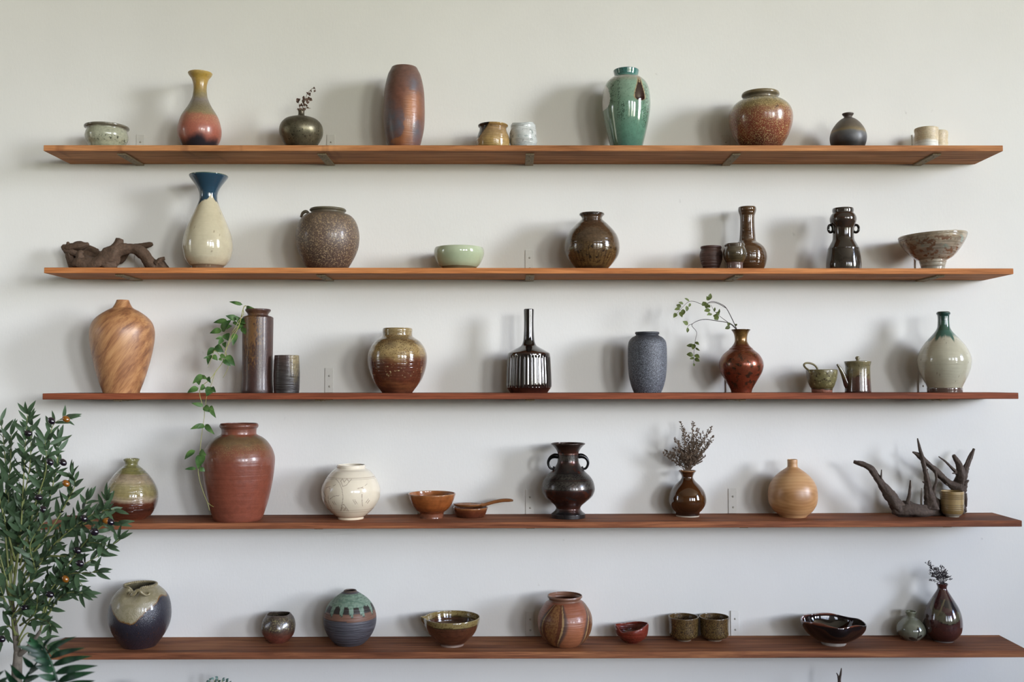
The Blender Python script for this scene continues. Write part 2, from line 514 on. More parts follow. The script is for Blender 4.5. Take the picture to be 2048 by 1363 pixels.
def pot(name, label, cat, cx, sh, y, prof, mat, vbf=None, base=None, seg=96, step=0.004, wall=0.0035, depth=0.75,
        rimr=True, deform=None, paint=None, group=None, inner=None, parts=None, rot=0.0):
    """prof: [(v, half width px)] measured in the photo, top to bottom; the last entry is the foot on the shelf"""
    cosa = 1.0 / math.sqrt(1 + ((cx - 1024) / F) ** 2)
    if vbf: y = foot_y(cx, sh, prof[-1][1], vbf, max(h for _, h in prof))
    vb = prof[-1][0]
    x = P(cx, vb, y).x
    z0 = shelf_z(sh, x)
    k = pxm(cx, y)
    pr = []
    for (v, hw) in prof:
        z = P(cx, v, y).z - z0
        pr.append((z, hw * k * cosa))
    # last point sits on the shelf
    pr[-1] = (0.0, pr[-1][1])
    H = pr[0][0]
    up = pr[::-1]                                   # bottom -> top
    out = resample(up, step)
    out = [(max(z, 0.0), r) for z, r in out]
    full = [(0.0, 0.0), (out[0][1]*0.92, 0.0005)] if False else [(0.0, 0.0012), (max(out[0][1]-0.006, 0.001), 0.0012), (max(out[0][1]-0.004, 0.001), 0.0)]
    full += [(r, z) for z, r in out]
    rt, zt = out[-1][1], out[-1][0]
    wl = min(wall, rt*0.4)
    for a in (30, 60, 90, 120, 150):
        full.append((rt - wl/2 + wl/2*math.cos(math.radians(a)), zt + wl/2*math.sin(math.radians(a))))
    zin = H * (1 - depth)
    last = None
    for z, r in reversed(out[:-1]):
        if z < max(zin, wall): break
        rr = max(r - wl, 0.002); full.append((rr, z)); last = (rr, z)
    if last is None: last = (rt - wl, zt)
    full.append((last[0]*0.6, max(last[1] - 0.004, wall))); full.append((0.0, max(last[1] - 0.005, wall)))
    bm = bmesh.new(); lathe(bm, full, seg, deform)
    ob = link(name, bm, mat, loc=(x, y, z0))
    ob.rotation_euler.z = rot
    if paint:
        me = ob.data
        at = me.color_attributes.new('paint', 'FLOAT_COLOR', 'POINT')
        buf = []
        for vv in me.vertices:
            px_ = vv.co.x / k / cosa; vpx = v_of(vv.co.z + z0, y)
            th = math.atan2(vv.co.x, -vv.co.y)
            r = paint(px_, vpx, th, vv.co)
            if r is None: buf += [0, 0, 0, 0]
            else:
                c = linp(r[0]); buf += [c[0], c[1], c[2], r[1]]
        at.data.foreach_set('color', buf)
    tag(ob, label, cat, group)
    q = Pot(); q.ob = ob; q.x = x; q.y = y; q.z = z0; q.H = H; q.k = k; q.rt = rt; q.pr = pr
    q.top = Vector((x, y, z0 + H))
    return q
def HH(sh, cx, y, v):            # height of a pot whose rim sits at v
    x = P(cx, v, y).x
    return P(cx, v, y).z - shelf_z(sh, x)
def sm(a, b, t):
    t = min(1, max(0, (t - a) / (b - a))); return t*t*(3-2*t)
def nz(x, s=1.0, o=0.0): return mnoise.noise(Vector((x*s + o, 1.7*o + 3.1, 0.3)))
def n3(co, s, o=0.0): return mnoise.noise(Vector((co.x*s + o, co.y*s, co.z*s)))

B1, B2, B3 = 304.5, 542.0, 784.5
# ---- top shelf
M = glaze('celadon_scratched', [(0, '6E6E58'), (0.2, '92947A'), (0.55, 'A5A68E'), (0.86, '9A9A82'), (0.93, '6C6656'), (1, '6C6656')], 0.085,
          0.05, 30, 0.22, 90, [('4C4E40', 130, 0.60, 0.25, 0.62)], rough=0.18, coat=0.5, rings=(60, 0.15))
pot('serving_bowl', 'wide grey-green bowl with dark rolled lip at the left end of the top shelf', 'bowl',
    212.8, 0, -.11, [(254.5, 46.5), (257, 46), (260, 41.5), (266, 43.2), (274, 44.6), (283, 42), (292, 37.5), (B1, 35)], M)
def pp(du, v, th, co):
    e = 283 - 7*math.sin(th*4.3+0.9)*math.cos(th*1.3) + 5*nz(th, 2.3, 5) + 2.5*n3(co, 90)
    a = sm(e-9, e+7, v)
    if a > 0: return ('1E1E26', a)
M = glaze('ash_gradient', [(0, '8E4A3A'), (0.30, 'A65F4B'), (0.42, 'A0654E'), (0.46, '857552'), (0.56, '7C7058'), (0.65, '7E746C'), (0.74, '8A7A4C'), (0.85, 'A8853A'), (0.96, 'B4933F'), (1, 'B79A55')],
          HH(0, 398.5, -.11, 147), 0.04, 26, 0.14, 160, [('C9A36A', 420, 0.60, 0.28, 0.5), ('5A4A34', 300, 0.60, 0.42, 0.66)], rough=0.35, coat=0.35, paint=True)
pot('bottle_vase', 'pear-shaped vase with mustard neck, salmon body and black patches at its foot', 'vase',
    398.5, 0, -.11, [(147, 25), (151, 23), (158, 17.5), (168, 14.3), (178, 13.6), (188, 14.6), (197, 16.5), (212.5, 24), (233, 37.3), (253.6, 44), (266, 45), (278, 42.5), (291, 36), (B1, 27)],
    M, seg=160, paint=pp)
M = glaze('bronze_lustre', [(0, '3A352A'), (0.35, '6C6650'), (0.7, '77705A'), (1, '5E5646')], .1, 0.1, 20, 0.3, 70,
          [('2E2A20', 160, 0.64, 0.2, 0.9)], rough=0.36, metal=0.65, grain=(120, 0.12))
BZ = pot('bud_vase', 'squat metallic bronze bud vase holding a dried sprig', 'vase', 602, 0, -.11,
    [(220.5, 7.2), (223, 6.3), (228, 6.2), (231.5, 8), (233.5, 14), (237, 26), (241, 34.5), (249.5, 41.8), (260, 44.6), (270, 43.6), (280, 39), (290, 33), (B1, 25)], M, wall=.0025)
def pp(du, v, th, co):
    out = None
    def blob(u0, v0, su, sv): return math.exp(-((du-u0)/su)**2 - ((v-v0)/sv)**2) if co.y < 0.01 else 0.0
    o = min(1, 1.25*blob(20, 222, 13, 28) + 0.7*blob(10, 268, 10, 22) + 0.6*blob(-8, 288, 20, 8))
    g = min(1, 0.9*blob(-25, 250, 11, 45) + 0.9*blob(-6, 258, 13, 25) + 0.9*blob(22, 178, 10, 15) + 0.8*blob(28, 268, 9, 25) + .6*blob(-32, 160, 8, 16))
    g *= 0.75 + 0.5*n3(co, 60); o *= 0.8 + 0.4*n3(co, 50, 4)
    if o < 0.02 and g < 0.02: return None
    if g > o: return ('5C626E', min(1, g))
    return ('B4703C', min(1, o))
M = glaze('woodfired_copper', [(0, '70422E'), (0.3, '744A3A'), (0.6, '7A4E3E'), (1, '6C5046')], HH(0, 808, -.11, 137), 0.1, 14, 0.22, 60,
          rough=0.38, metal=0.0, rings=(230, 0.07), paint=True, coat=0.1)
pot('oval_vase', 'tall barrel-shaped vase in copper brown with blue-grey fire marks', 'vase', 808, 0, -.11,
    [(137, 26.4), (142, 29), (151, 33.3), (171.5, 38.3), (192, 40.8), (227, 41.8), (253.6, 40.7), (274, 37), (289, 33), (B1, 28.5)], M, seg=140, paint=pp)
def pp(du, v, th, co):
    if co.y > 0.012: return None
    lim = -13 - (v - 246) * 0.62 + (10 if v < 249 else 0)
    lim = 2 - (v - 243) * 0.75
    if v > 279: return None
    a = sm(1.0, -1.0, du - (-4 - (v-248)*0.75))
    if a > 0: return ('1C1A18', a)
M = glaze('tan_oribe', [(0, 'A38A50'), (0.35, 'B09058'), (0.6, 'A08256'), (0.85, '97764C'), (0.94, 'A68440'), (1, '70542E')], .095, 0.04, 30, 0.18, 80,
          [('5E4426', 120, 0.66, 0.75, 1.0)], rough=0.2, coat=0.5, rings=(170, 0.35), paint=True, ringcol=0.15)
pot('small_crock', 'squat tan crock with a black glaze patch on its left side', 'pot', 986, 0, -.125,
    [(251.5, 30.4), (253.5, 29.8), (256, 27.2), (262, 27.8), (272.6, 31.7), (281, 33.8), (287, 33.5), (294, 33), (306.5, 30)], M, seg=140, paint=pp)
M = glaze('white_shino', [(0, '9AA2A0'), (0.4, 'B4B9B6'), (0.7, 'BDBFBB'), (1, 'B5BAB8')], .095, 0.1, 40, 0.16, 50, [('8C9490', 70, 0.62, 0.0, 1.0)],
          alb=1.0, rough=0.2, coat=0.5, rings=(90, 0.6))
def df(a, r, z, x, y):
    w = 1 + 0.02*math.sin(2*a+z*90) + 0.015*math.sin(3*a - z*140) + 0.018*math.sin(z*210)
    return x*w, y*w, z + (0.0035*math.sin(2*a+1.9) if z > 0.085 else 0)
pot('teacup', 'pale blue-white wavy teacup right of the tan crock', 'cup', 1046.2, 0, -.11,
    [(249, 21.5), (253, 24.6), (258, 25.6), (264, 26.4), (272.6, 28.3), (281, 28.2), (290, 26), (298, 23), (B1, 21)], M, deform=df)
def pp(du, v, th, co):
    if co.y > 0.02: return None
    # brown drop right of centre with a pale outline, split at the top
    hw = 3.5 + 8.2 * sm(165, 205, v) if v < 205 else 11.7*math.sqrt(max(0, 1-((v-205)/7.5)**2))
    c = 22
    if 157 < v < 213:
        d = abs(du - c) - hw
        if d < -1.0:
            if v < 176 and abs(du-c) < 1.4: return ('9A8460', 1)
            return ('2E1712', 1)
        if d < 0.8: return ('B09468', 0.8)
    # white drop at the left edge
    hw = 7*math.sqrt(max(0, 1-((v-204)/19)**2)) if v > 190 else 5*sm(172, 190, v)
    if 172 < v < 223 and abs(du + 45) < hw + 2: 
        return ('DADBD4', 1)
    # black freckles in streaks
    s = 0.0
    for c, ww, v0, v1 in ((-33, 5, 160, 215), (-20, 3, 158, 250), (-12, 5, 215, 250), (36, 9, 175, 262), (-2, 9, 140, 152)):
        if v0 < v < v1: s = max(s, math.exp(-((du-c)/ww)**2))
    if s > 0.15 and n3(co, 330) + 0.35*n3(co, 700) > 0.62 - 0.50*s: return ('1C2E24', 0.75)
    if n3(co, 500, 9) > 0.52: return ('4E6C5A', 0.6)
M = glaze('green_glaze', [(0, '446A5C'), (0.25, '5F8A74'), (0.6, '7C9C84'), (0.8, '86A38C'), (0.875, '93907F'), (0.905, '7E9080'), (0.92, '4C7E74'), (1, '437A74')],
          HH(0, 1253, -.11, 142), 0.02, 20, 0.14, 60, rough=0.09, coat=1.0, paint=True)
pot('shouldered_vase', 'tall glossy green vase with a dark brown drip on the top shelf', 'vase', 1253, 0, -.112,
    [(142, 26), (145, 25.5), (151.7, 24.2), (155, 25), (155, 25), (158, 32), (167, 41), (180, 46.2), (202, 48.9), (220, 48.3), (242, 45), (264, 40), (287, 34.3), (B1, 30.5)],
    M, seg=220, step=.0022, paint=pp)
M = glaze('red_ash_jar', [(0, '3A211A'), (0.12, '5E2E20'), (0.3, '86422E'), (0.5, '8A4A34'), (0.62, '8E5C40'), (0.72, '8A7448'), (0.84, '857650'), (0.90, '7C7060'), (0.95, '7A6E55'), (1, '7A6844')],
          HH(0, 1522, -.12, 189), 0.07, 12, 0.2, 45, [('C6AE74', 330, 0.585, 0.02, 0.95), ('1E1812', 70, 0.66, 0.55, 0.95)], rough=0.24, coat=0.55, grain=(200, 0.2))
pot('round_jar', 'round red-brown jar speckled with yellow ash and an everted lip', 'jar', 1522, 0, -.122,
    [(187.5, 38), (190, 38.8), (192.5, 37.5), (195, 31), (198.5, 31.5), (202, 42), (207, 51), (215.5, 59.3), (226, 64), (236, 65.2), (247, 64.3), (258, 61.5), (276, 54), (289, 46), (B1, 38)], M, seg=120)
M = glaze('smoke_fired', [(0, '1A1816'), (0.18, '22201E'), (0.3, '4C4C50'), (0.45, '6A6A6A'), (0.5, '8A7856'), (0.58, '6A5F50'), (0.8, '5A5048'), (1, '4C423A')],
          HH(0, 1697, -.11, 227.5), 0.05, 9, 0.15, 40, rough=0.42)
pot('bottle_vase', 'small smoke-grey bulbous bottle with a tiny flared mouth on the top shelf', 'vase', 1696.8, 0, -.11,
    [(227.6, 12), (229.5, 11.4), (233, 8.3), (236, 9.5), (239, 15.5), (246.7, 24.5), (258.4, 33), (270, 37.2), (279, 37.6), (288, 35.6), (298, 31), (B1, 28)], M, wall=.0025)
M = glaze('beige_speckled', [(0, 'CDCEC8'), (0.3, 'CFCDC2'), (0.38, 'C0B090'), (0.7, 'C2B294'), (1, 'B9AA8C')], .09, 0.06, 24, 0.12, 60,
          [('7A664A', 320, 0.65, 0.3, 1.0)], alb=1.0, rough=0.45, rings=(70, 0.5))
def df(a, r, z, x, y):
    w = 1 + 0.018*math.sin(z*190) + 0.01*math.sin(2*a); return x*w, y*w, z
cA = pot('teacup', 'speckled beige cup with pale foot band, nearer of the pair on the top shelf', 'cup', 1853.4, 0, -.135,
    [(258, 24.5), (262, 24.9), (275, 24.4), (290, 24), (302, 23), (308, 20)], M, deform=df, group='speckled beige cups')
cB = pot('teacup', 'speckled beige cup mostly hidden behind its twin near the end of the top shelf', 'cup', 1875, 0, -.05,
    [(264.5, 22), (268, 22.4), (282, 22), (296, 21.5), (306, 21), (312.5, 18.5)], M, deform=df, group='speckled beige cups')

# ---- second shelf
def pp(du, v, th, co):
    e = 411 + 9*math.cos(th*1.0+2.6)*1.0 - 10*math.exp(-((th-0.62)/0.3)**2) + 6*math.exp(-((th+1.1)/0.5)**2) + 3*nz(th, 3, 2)
    a = sm(e+0.8, e-0.8, v)
    if v < 352.5: return ('50684E', 1)
    if a > 0:
        t = sm(402, 415, v)
        return (('2A4658' if t < .5 else '203646'), a)
    if n3(co, 130, 3) > 0.62: return ('7A6A50', 0.6)
    if v > 531.5: return ('6E5844', 1)
M = glaze('cream_blue_neck', [(0, 'A89E84'), (0.15, 'B5AC92'), (1, 'BDB294')], .3, 0.05, 20, 0.06, 40, alb=1.0, rough=0.12, coat=0.8, paint=True, rings=(120, 0.08))
pot('trumpet_vase', 'cream pear-shaped vase with a dark blue flared neck', 'vase', 415, 1, -.115,
    [(352, 40), (354, 39.3), (358, 36.5), (364, 31.8), (375, 23.8), (386, 18.9), (396, 18.2), (403, 19.5), (420, 26.6), (442, 37), (465, 46.5), (480, 50), (492, 51), (505, 49.5), (518, 45.5), (528, 38.5), (531.5, 34), (531.5, 34), (533, 33), (B2, 32)],
    M, seg=200, paint=pp)
M = glaze('ash_speckled_brown', [(0, '4A362C'), (0.5, '5C483C'), (0.85, '665648'), (0.95, '5A5040'), (1, '5E5640')], HH(1, 654.8, -.12, 420), 0.05, 14, 0.2, 60,
          [('9A8260', 190, 0.58, 0.0, 0.97), ('B8A080', 260, 0.64, 0.1, 0.9)], rough=0.45, coat=0.15, grain=(220, 0.35))
q = pot('storage_jar', 'large brown jar densely flecked with tan, small lug on its left shoulder', 'jar', 655, 1, -.12,
    [(419, 36.3), (421, 37), (423, 35), (425, 33.3), (428, 36), (431, 46), (440, 55), (454, 61.2), (473, 64.2), (494, 62), (510.6, 56), (525, 48.3), (536, 41), (543.5, 36)], M, seg=120)
bm = bmesh.new()
lx = -(612.6-655)*0
pts = [P(604, 433, -.13), P(607, 425, -.15), P(613, 423.5, -.155), P(619, 430, -.135)]
pts = [p - Vector((q.x, q.y, q.z)) for p in (P(602, 434, -.12), P(606, 425.5, -.125), P(613, 423, -.125), P(620, 430, -.12))]
tube(bm, pts, [0.004, 0.0055, 0.0055, 0.004], 10, 6); link('lug', bm, M, q.ob)
M = glaze('celadon', [(0, '5C5240'), (0.16, '62583F'), (0.20, '9FA88A'), (0.6, 'A5B090'), (1, 'AAB396')], HH(1, 918, -.11, 497.5), 0.012, 20, 0.05, 40, alb=1.0, rough=0.08, coat=1.0)
pot('shallow_bowl', 'pale celadon green shallow bowl with a bare brown foot', 'bowl', 918, 1, -.11,
    [(496.5, 48.8), (499, 50), (505, 50.8), (511, 50), (522, 45.7), (529.4, 41.5), (534, 36.5), (538, 33), (538, 33), (B2, 32)], M)
DRIPS = [(i*0.155 + 0.03*math.sin(i*2.3), 503 + 8*math.sin(i*1.7), 529 + 5*math.sin(i*2.9), 0.018*math.sin(i*1.3)) for i in range(-21, 21)]
def pp_drip(du, v, th, co):
    if v < 490: return None
    for c, v0, v1, sl in DRIPS:
        if v0 < v < v1:
            d = abs(th - c - sl*math.sin((v-v0)*0.12))
            if d < 0.017 + 0.012*(v-v0)/30: return ('2A1C10', 0.6)
    if n3(co, 160) > 0.3 and v < 530: return ('7A6238', 0.5)
M = glaze('tenmoku_streaked', [(0, '1E150E'), (0.04, '2A1D12'), (0.08, '5A4424'), (0.3, '5E4628'), (0.45, '54402A'), (0.85, '4C3A2A'), (0.95, '503C2C'), (1, '2E2620')],
          HH(1, 1184, -.115, 428), 0.03, 30, 0.3, 120, [('2A1C10', 80, 0.60, 0.04, 0.55)], rough=0.15, coat=0.8, rings=(110, 0.18), streak=1, ringcol=.15, paint=True)
pot('globe_vase', 'glossy dark brown globe vase with running drips around its lower half', 'vase', 1184, 1, -.115,
    [(427.5, 25), (429.5, 25.2), (432, 22.5), (436, 20.4), (440, 22.5), (444, 27), (450, 33.5), (462, 44.6), (475.5, 52.4), (494, 55.9), (509.6, 53.2), (523, 45), (533.5, 35.5), (B2, 28)], M, seg=220, step=.0025, paint=pp_drip)
M = glaze('purple_brown_clay', [(0, '46302A'), (0.5, '57403A'), (1, '5A4038')], .08, 0.05, 30, 0.2, 60, rough=0.5, rings=(130, 0.5), ringcol=.25)
pot('small_cup', 'small purplish brown ringed cup left of the olive one', 'cup', 1422.5, 1, -.115,
    [(493.5, 21.2), (496, 21.3), (498.5, 20.2), (504, 22.3), (511, 23.2), (522, 21.5), (535, 16.6), (543, 14)], M, group='small brown cups on the second shelf')
M = glaze('olive_brown_glaze', [(0, '6A5650'), (0.24, '6E5A54'), (0.27, '45381F'), (0.6, '4F4430'), (0.85, '5A5040'), (1, '54463A')], HH(1, 1470, -.14, 489), 0.01, 30, 0.15, 60, rough=0.12, coat=0.9, rings=(130, 0.45), ringcol=.2)
pot('small_cup', 'small glossy olive-brown ringed pot in front of the long-necked bottle', 'cup', 1470, 1, -.174,
    [(488.5, 20.3), (491, 20.8), (493.5, 19.8), (496, 21), (501, 23.2), (508, 24.3), (515, 22.5), (522, 19.2), (527, 16), (527, 16), (536, 16), (540.5, 15.5)], M, group='small brown cups on the second shelf')
M = glaze('brown_bottle_glaze', [(0, '3A2614'), (0.3, '50361E'), (0.5, '59422E'), (0.6, '4A3018'), (1, '553C22')], .23, 0.05, 20, 0.15, 40, rough=0.1, coat=1.0, rings=(120, 0.35), ringcol=.15)
pot('long_necked_bottle', 'glossy brown bottle with a tall straight neck on the second shelf', 'bottle', 1495.5, 1, -.071,
    [(415, 18), (419, 18.6), (425, 17.3), (432.5, 15), (448.7, 14.7), (469, 15.8), (480, 17), (484, 20), (488, 26), (494, 32.5), (502, 37), (512, 39.3), (522, 38.5), (533, 35.3), (544.5, 28)], M)
def pp(du, v, th, co):
    if 433 < v < 462 and n3(co, 90) > 0.12: return ('4A2E1A', 0.6)
M = glaze('dark_eared_glaze', [(0, '38332C'), (0.4, '352C25'), (0.6, '33261C'), (1, '3A332C')], .23, 0.06, 20, 0.25, 50, rough=0.12, coat=0.9, grain=(60, 0.1), paint=True)
q = pot('eared_vase', 'dark brown waisted vase with two small ring ears', 'vase', 1687.5, 1, -.115,
    [(417.5, 21.5), (421, 22), (426, 21.6), (429, 24.5), (436, 27.5), (443, 27), (449, 24.7), (458, 21.9), (477.5, 22), (486, 26), (496, 31.6), (499, 32.2), (510, 34), (521, 35.5), (532, 36.2), (543, 35)], M, paint=pp)
for sx in (-1, 1):
    bm = bmesh.new(); c = Vector((sx*25.5*q.k, 0, P(1687, 457, q.y).z - q.z))
    pts = [c + Vector((sx*5.2*q.k*math.cos(a), -0.3*6*q.k*math.cos(a), 7.5*q.k*math.sin(a))) for a in [2*PI*i/10 for i in range(11)]]
    tube(bm, pts, [0.0045]*11, 10, 3); link('ring_ear', bm, M, q.ob)
M = glaze('shino_bowl', [(0, 'A09E90'), (0.3, 'A29A88'), (0.5, '958878'), (0.75, 'A0907A'), (1, 'A8987E')], .12, 0.08, 14, 0.25, 40,
          [('7C5A44', 60, 0.56, 0.2, 0.97), ('8A9484', 22, 0.62, 0.55, 1.0)], rough=0.2, coat=0.5, rings=(110, 0.5), ringcol=.3)
def df(a, r, z, x, y):
    return x, y, z + 0.05*x*sm(0.04, 0.11, z)
pot('footed_bowl', 'wide ridged grey and rust bowl on a tall foot at right of the second shelf', 'bowl', 1866, 1, -.128,
    [(470.5, 70.2), (473, 70.6), (482, 67.3), (495, 59), (508, 47.5), (515, 39), (520, 30), (522, 28.5), (522, 28.5), (534.5, 24.5), (541.5, 24)], M, seg=120, depth=0.8, deform=df)

# ---- middle shelf
wm = NB('turned_walnut'); tcn = wm.n('ShaderNodeTexCoord'); oc = tcn.outputs['Object']
rot = wm.mapping(oc, (1, 1, 1), (0, -0.62, 0))
dst = wm.noise(oc, 7, 2); 
st1 = wm.noise(wm.mapping(rot, (16, 8, 2.0)), 1.6, 3, 0.55, 1.6)
st2 = wm.noise(wm.mapping(rot, (60, 30, 3.5)), 1.8, 3, 0.6, 0.8)
fn = wm.noise(wm.mapping(rot, (330, 200, 14)), 1.5, 2)
f = wm.math('ADD', wm.math('MULTIPLY', st1, 0.52), wm.math('ADD', wm.math('MULTIPLY', st2, 0.34), wm.math('MULTIPLY', fn, 0.14)))
col = wm.ramp(f, [(0.37, linp('7A5036', .9, 0)), (0.46, linp('986844', .9, 0)), (0.54, linp('B08054', .9, 0)), (0.65, linp('C49566', .9, 0))])
M_WALNUT = wm.fin(col, 0.42, 0, wm.bump(fn, 0.06, 0.001), coat=0.2, coat_rough=0.35)
pot('turned_wood_vase', 'large turned wooden vase with swirling grain and a short neck', 'vase', 242.6, 2, -.125,
    [(600.5, 12.8), (606, 15), (612, 18.5), (616, 22), (622, 34), (631, 48), (640, 57.5), (650, 63.3), (664.5, 66.3), (685.6, 65), (712, 60), (738.5, 53), (765, 44.5), (777, 39.8), (787, 37)], M_WALNUT, seg=140)
def pp(du, v, th, co):
    a = math.exp(-((th+0.35)/0.75)**2) * sm(760, 700, v) * sm(612, 640, v)
    if v > 690: a *= 0.65
    if a > 0.08 and n3(co, 300) + .4*n3(co, 800) > 0.5 - 1.05*a: return ('7A562C', 0.8)
M = glaze('ash_brown_cylinder', [(0, '2E1C18'), (0.05, '3E2822'), (0.4, '432C26'), (0.9, '452E28'), (0.94, '5E4030'), (1, '3E2420')], .3, 0.04, 20, 0.2, 70,
          [('6A4A2A', 210, 0.67, 0.1, 0.95)], rough=0.4, coat=0.12, grain=(180, 0.25), paint=True)
TV = pot('cylinder_vase', 'tall dark brown cylindrical vase with mustard ash, holding the trailing vine', 'vase', 514.4, 2, -.105,
    [(619, 25.6), (621.5, 25.5), (627.5, 20.8), (630.5, 21.5), (632.6, 28), (635, 30.8), (640, 31.2), (685.7, 31), (738.5, 30.5), (765, 31), (779, 32), (785, 31.5)], M, seg=260, step=.0018, paint=pp)
def pp(du, v, th, co):
    a = sm(0.25, 0.75, th) * sm(1.9, 1.3, th) * sm(790-60*abs(th-0.9), 700, v)
    a = a * (0.8 + 0.9*n3(co, 260))
    if a > 0.06: return ('A2936A', min(0.95, a))
    b_ = sm(-0.6, -1.1, th)
    if b_ > 0: return ('57372A', b_*0.7)
M = glaze('ringed_dark_cup', [(0, '2C2826'), (0.5, '383330'), (1, '4A3A34')], .13, 0.05, 16, 0.2, 50, rough=0.42, coat=0.1, rings=(150, 0.5), paint=True)
pot('tumbler', 'ringed charcoal tumbler with a yellow ash streak beside the tall brown vase', 'cup', 573, 2, -.115,
    [(711, 24.6), (714, 24.8), (747, 26.3), (775, 26), (785, 25)], M, seg=140, paint=pp)
M = glaze('ash_two_tone', [(0, '3A1E14'), (0.06, '5A3220'), (0.14, '704226'), (0.22, '5C301E'), (0.44, '5E3422'), (0.5, '70492C'), (0.58, '9C8152'), (0.74, 'A28A5A'), (0.81, '6E5A3A'), (0.86, '8A744C'), (1, '9C875C')],
          HH(2, 794.5, -.115, 657), 0.09, 13, 0.18, 90, [('4E3220', 230, 0.60, 0.5, 1.0), ('BFA878', 120, 0.66, 0.2, 0.55)], rough=0.13, coat=0.9, rings=(110, 0.35), ringcol=.12)
pot('shouldered_jar', 'glossy jar with straw-coloured shoulder over a brown lower half', 'jar', 794.5, 2, -.117,
    [(657, 29.3), (660, 30.1), (666, 29.8), (670.5, 30), (674, 33), (681.6, 44.5), (693, 53.4), (705, 58.3), (717, 59.7), (736, 57.3), (756, 50.3), (769.5, 42), (778, 35), (784.5, 30)], M, seg=120)
def df(a, r, z, x, y):
    if 0.017 < z < 0.128:
        e = sm(0.017, 0.022, z) * sm(0.129, 0.124, z)
        w = 1 - 0.022*e*abs(math.cos(a*20)); return x*w, y*w, z
    return x, y, z
def pp(du, v, th, co):
    if 709 < v < 777:
        a_ = math.atan2(co.y, co.x)
        if abs(math.cos(a_*20)) < 0.22: return ('4E2A1A', 0.8)
    elif 703 < v < 709: return ('3A2016', 0.5)
M = glaze('black_temmoku', [(0, '3A1A12'), (0.07, '1E100C'), (0.14, '14100E'), (1, '16120F')], .28, 0.02, 20, 0.2, 50, rough=0.07, coat=1.0, paint=True)
pot('fluted_bottle', 'glossy black bottle with a slim neck and vertical fluting', 'bottle', 1057.8, 2, -.11,
    [(618.7, 10), (621, 10.2), (640, 9.7), (658, 9.9), (675, 10.8), (684, 12.2), (690, 15), (694, 21), (699, 30.5), (704.5, 40), (707, 42), (712, 42.6), (736, 44), (765.5, 45.2), (774, 44.5), (779, 41), (784.5, 37)], M, seg=320, step=.003, deform=df, paint=pp)
M = glaze('grey_granite_glaze', [(0, '3A3C44'), (0.5, '42444A'), (1, '3A3C42')], .2, 0.05, 20, 0.3, 150,
          [('8E949E', 520, 0.55, -0.2, 1.0), ('15161A', 300, 0.62, -0.2, 1.2)], rough=0.55, grain=(320, 0.5))
def df(a, r, z, x, y):
    w = 1 - 0.02*math.exp(-((a+1.05)/0.06)**2) - 0.015*math.exp(-((a-(2*PI-2.45))/0.05)**2); return x*w, y*w, z
pot('lidless_jar', 'blue-grey vase covered in white granite speckle', 'vase', 1295, 2, -.11,
    [(664.5, 24.2), (667, 24.2), (669.5, 22.3), (672, 25.5), (674.5, 30.5), (681.6, 36.6), (690, 38.6), (700, 39.2), (726.5, 39.1), (744, 38), (756, 36.4), (768, 33.5), (777, 30.5), (784.5, 27)], M, deform=df)
M = glaze('copper_patina', [(0, '7E3820'), (0.3, '8A4026'), (0.62, '7E442A'), (0.75, '6A3622'), (0.82, '7A5628'), (0.93, '8E6A34'), (1, '5A4226')], .22, 0.06, 14, 0.2, 60,
          [('4E3222', 50, 0.58, 0.0, 0.7), ('8A5A2E', 24, 0.6, 0.3, 0.7)], rough=0.27, metal=0.55, coat=0.3)
CV = pot('baluster_vase', 'copper-red baluster vase holding the leafy green branch', 'vase', 1482.8, 2, -.11,
    [(659, 19.3), (660.5, 18.5), (663, 16.5), (668, 14), (676, 12.5), (683, 12.9), (689, 16), (693, 19.2), (694, 19.6), (694, 19.6), (695, 21.8), (699.5, 25.5), (700.5, 27), (709, 36.8), (720, 43.2), (731.4, 44.9), (744, 41.7), (757, 34.2), (770, 26.5), (778, 22), (784.5, 20.5)], M, wall=.002)
M = glaze('mossy_ash', [(0, '8A5A48'), (0.12, '8A5A48'), (0.15, '2E2214'), (0.22, '5E5632'), (0.6, '787048'), (1, '6E6440')], HH(2, 1644, -.12, 740), 0.05, 26, 0.28, 60,
          [('9A9468', 60, 0.58, 0.3, 1.0), ('3A2C18', 80, 0.62, 0.15, 0.95)], rough=0.3, coat=0.5, grain=(80, 0.4))
q = pot('handled_cup', 'small mossy olive cup with a looped handle rising from its rim', 'cup', 1644, 2, -.12,
    [(739.5, 31.6), (742, 32), (752, 31), (762, 28.8), (771, 25), (775, 22.8), (775, 22), (779, 21.3), (785, 20.5)], M, depth=0.85)
V6 = lambda x, y, d: P(1580 + x/4.376, 600 + y/4.376, d)
bm = bmesh.new()
pts = [V6(235, 625, -.10), V6(238, 598, -.10), V6(215, 568, -.105), V6(180, 552, -.112), V6(140, 550, -.122), V6(122, 566, -.13), V6(135, 590, -.136), V6(162, 612, -.142), V6(172, 635, -.146)]
tube(bm, [p - q.ob.location for p in pts], [.0032, .0034, .0036, .0036, .0036, .0036, .0034, .0033, .003], 10, 5); link('loop_handle', bm, M, q.ob)
M = glaze('teapot_ash', [(0, '3E2620'), (0.08, '4A2E26'), (0.45, '573A30'), (0.55, '6A5A3C'), (0.8, '786E4C'), (1, '7A7050')], HH(2, 1716, -.115, 723), 0.16, 40, 0.25, 60,
          [('3A2E1E', 70, 0.62, 0.4, 0.95)], rough=0.2, coat=0.8, grain=(80, 0.35), streak=1)
q = pot('teapot', 'small cylindrical ash-glazed teapot with a round knob lid and slanted spout', 'teapot', 1716, 2, -.12,
    [(723, 27.5), (726, 27), (733, 25.4), (748, 25.3), (768, 26), (782, 26.8), (785, 26.3)], M, depth=0.3)
bm = bmesh.new()
zt = q.H
